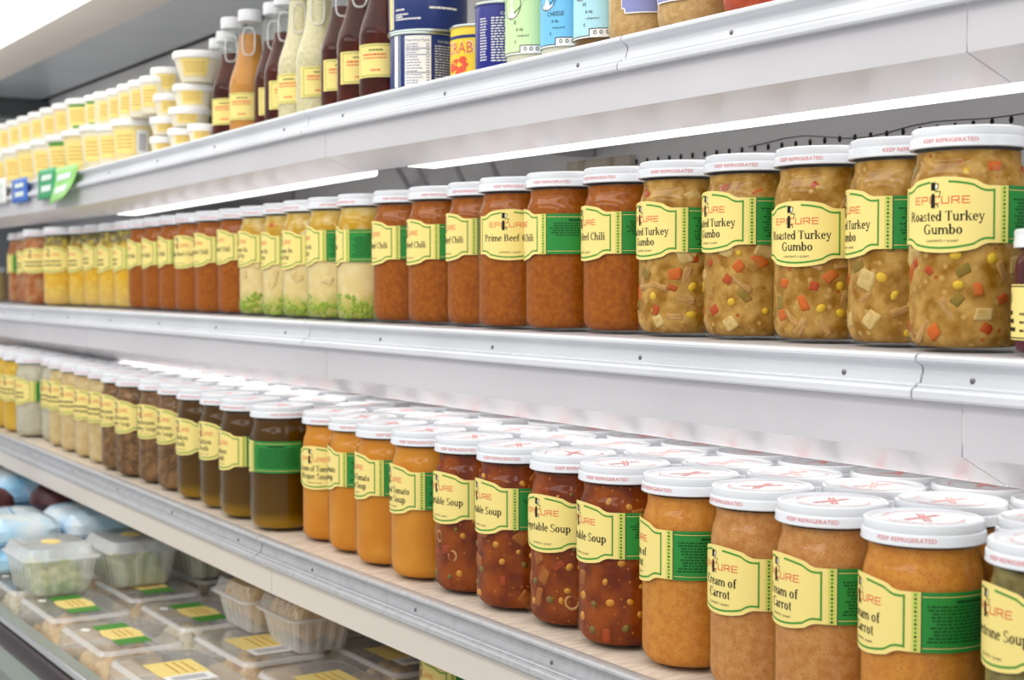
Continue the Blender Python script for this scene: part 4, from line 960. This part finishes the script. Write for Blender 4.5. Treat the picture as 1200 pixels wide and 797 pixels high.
col = [.692, .842, .992, 1.142]
CN = ['first', 'second', 'third', 'fourth']
SS = [1.62, 1.865, 2.11, 2.355, 2.60, 2.845, 3.09]
for ci, D in enumerate(col):
    for si, s in enumerate(SS):
        s += (.08, -.085, 0, 0)[ci]
        if ci == 0 and si == 6: continue
        if ci == 3 and (si > 4 or si == 1): continue
        if (ci, si) in ((1, 0), (2, 0), (3, 0), (0, 0)) and ci > 0: continue
        food = 1 if (ci == 1 and si == 3) else (si+ci) % 3; lk = 'green' if si >= (2, 3, 3, 3)[ci] else 'bar'
        clamshell(s, D, zd, food, lk, f'clear clamshell on the well deck, {CN[ci]} line from the rail, {CN[si] if si < 4 else ORD[si]} from the right')
# loaf trays of biscotti on top of the clamshells, near the shelf edge
BX, BY, BH = .070, .052, .052
LT = loft('tray', [(BX*.76, BY*.70, .012, .001), (BX*.8, BY*.74, .014, .004), (BX*.94, BY*.92, .016, BH-.004), (BX*1.02, BY*1.02, .018, BH-.002), (BX*1.04, BY*1.05, .018, BH), (BX*1.0, BY*1.0, .018, BH+.0005)], CLR2, 168, .0022, ribrings=(1, 2), nr=4)
LT_RIM = loft('rim', [(BX*.99, BY*.99, .018, BH-.004), (BX*1.05, BY*1.06, .018, BH-.004), (BX*1.055, BY*1.065, .018, BH), (BX*1.0, BY*1.0, .018, BH+.0012)], RIM_HI, 80, 0, False, False)
SLICE = lathe('biscuit', [(.006, -.0045), (.024, -.005), (.027, -.002), (.027, .002), (.024, .005), (.006, .0045)], BREAD, 14)
def loaf(s, D, z, label, rot=0.):
    t = thing('loaf_tray', label, 'container', (-s, D, z), rot, 'ribbed loaf trays in the deli well')
    link('tray', LT, t); link('rim', LT_RIM, t); rg = random.Random(int(s*100))
    for r_ in (-.019, .019):
        for i in range(9): o = link('biscuit', SLICE, t, (-.05+i*.0125, r_, .041+rg.uniform(-.002, .003)), (0, pi/2+rg.uniform(-.15, .15), rg.uniform(-.1, .1))); o.scale = (1.0, .68, 1)
    p = Print(); p.rect(-34, -26, 30, 16, 0, 0)
    for y in (6, -4, -14): p.bars(-28, 22, y, 2, 2, rg, 2)
    p.rect(-62, -26, -34, 16, 3, 0); link('label', p.flat('label', [YL2, GRN, MATS['brown_print'], WHT]), t, (0, 0, .0725))
    link('lid', loft('lid', [(BX*1.0, BY*1.0, .018, BH+.001), (BX*.94, BY*.93, .018, .066), (BX*.9, BY*.88, .016, .072)], CLR, 120, 0, False, True), t)
    return t
q = at_h(362, 768, HD+.045)
loaf(1.980, .900, zd+.073, 'ribbed loaf tray of tan biscuits, nearest one under the shelf edge')
loaf(2.130, .890, zd+.073, 'ribbed loaf tray of tan biscuits, behind the nearest loaf tray')
loaf(2.03, 1.035, zd+.073, 'ribbed loaf tray of tan biscuits, tucked deepest under the shelf')
# hazy ribbed tubs in a row across the well, standing on clamshells
UX, UY, UH = .085, .062, .062
RT = loft('tray', [(UX*.80, UY*.76, .014, .001), (UX*.84, UY*.8, .016, .004), (UX*.96, UY*.95, .02, UH-.004), (UX*1.04, UY*1.05, .02, UH-.002), (UX*1.05, UY*1.06, .02, UH)], CLR2, 160, .0022, ribrings=(1, 2), nr=4)
RL = loft('lid', [(UX*1.05, UY*1.06, .02, UH+.0005), (UX*.98, UY*.98, .02, UH+.004), (UX*.92, UY*.9, .018, UH+.016), (UX*.88, UY*.86, .016, UH+.018)], CLR2, 160, .0015, False, True, ribrings=(2,))
RF = lumps('food', UX*.8, UY*.74, .05, mat('green_salad_food', (196, 196, 140), .5, .3, c2=(120, 150, 70), scale=80), 5)
for i, D in enumerate((.692, .832, .972)):
    t = thing('ribbed_tub', f'hazy ribbed plastic tub of salad, {ORD[i]} from the rail in its row', 'container', (-2.575, D, zd+.0735), 0, 'ribbed tubs standing on clamshells')
    link('tray', RT, t); link('lid', RL, t); link('food', RF, t, (0, 0, .004))
    p = Print(); p.ring(0, 0, 26, 16, 25.9, 15.9, 0, 360, 0, 0, 20); link('label', p.flat('label', [YL2]), t, (0, 0, UH+.0186))
# pale blue film wrapped packs and dark rolls at the far end
FILM = mat('pale_blue_film', (150, 212, 250), .18, .6, c2=(236, 247, 255), scale=9, lo=.35, hi=.62, coat=.5); ROLL = mat('dark_brown_roll', (96, 48, 48), .45, .4, c2=(70, 34, 38), scale=20)
k = 0
FN = ['front', 'second', 'third', 'fourth', 'fifth']
PACK = loft('film_pack', [(.10, .062, .03, .0), (.112, .072, .035, .012), (.112, .072, .035, .032), (.10, .06, .035, .05), (.07, .042, .03, .058), (.03, .02, .015, .06)], FILM, 60, 0, True, True)
RN = ['front', 'middle', 'rear']
for i, D in enumerate((.692, .842, .992)):
    for j, (s, z0, cnt_) in enumerate(((2.845, .0735, 2), (3.36, 0, 3))):
        for l in range(cnt_):
            t = thing('film_wrapped_pack', f'pale blue film wrapped pack, {FN[i]} from the rail, {["nearer", "farther"][j]} pile, layer {["one", "two", "three"][l]}', 'package', (-s, D, zd+z0+l*(.0632 if j else .0505)), .03*(i-1), 'blue film wrapped packs'); t.scale = (1, 1, 1 if j else .8)
            link('pack', PACK, t)
            link('seam', tube('seam', [(-.09, .002, .050), (-.03, .004, .0612), (.03, -.003, .0612), (.09, .002, .050)], .0014, mat('teal_film_seam', (60, 140, 190), .3), 6), t)
    t = thing('film_wrapped_pack', f'pale blue film wrapped pack, {FN[i]} from the rail, underneath a dark roll', 'package', (-3.09, D, zd+.0735), 0, 'blue film wrapped packs'); link('pack', PACK, t)
BREADROLL = lathe('bread_roll', [(.02, 0), (.048, .003), (.060, .018), (.056, .036), (.042, .050), (.022, .058), (.004, .060)], ROLL, 24)
for i, (D, s, lb) in enumerate(((.692, 3.06, 'dark brown round roll nearest the rail'), (.842, 3.06, 'dark brown round roll second from the rail'), (.992, 3.06, 'dark brown round roll third from the rail'))):
    o = link('bread_roll', BREADROLL, None, (-s, D, zd+.0735+.0605)); tag(o, lb+' behind the blue packs', 'bread', 'dark rolls at the far end of the well')
# jar standing in the well, its label showing under the shelf edge
q = at_h(545, 797, HD+.07); s = 1.545; D = .90
jar(-1.60, .93, zd, 'vegetable', 'soup_jar', 'jar with yellow and green label standing in the well under the lower shelf', 'quart jars standing in the well', VEG, edge=527, lz=.104, seed=77)
tag(link('gap_shade_block', loft('gap_shade_block', [(.33, .09, .02, .0), (.34, .1, .02, .004), (.34, .1, .02, .060), (.335, .095, .02, .060), (.33, .09, .02, .006)], mat('navy_gap_shade', (12, 24, 44), .5), 60, 0, True, True), None, (-1.635, 1.175, zd)), 'navy block painted as the gap shadow under the lower shelf behind the jar', 'tray')  # solid block coloured dark for the shadow in the gap
# a few boxed salads seen through the glass of the well front
for i, s in enumerate((2.35, 2.62, 2.89)):
    clamshell(s, .675, EYE-.85+.0006, 1, 'green', f'clear clamshell behind the glass front below the rail, {ORD[i]} from the right')
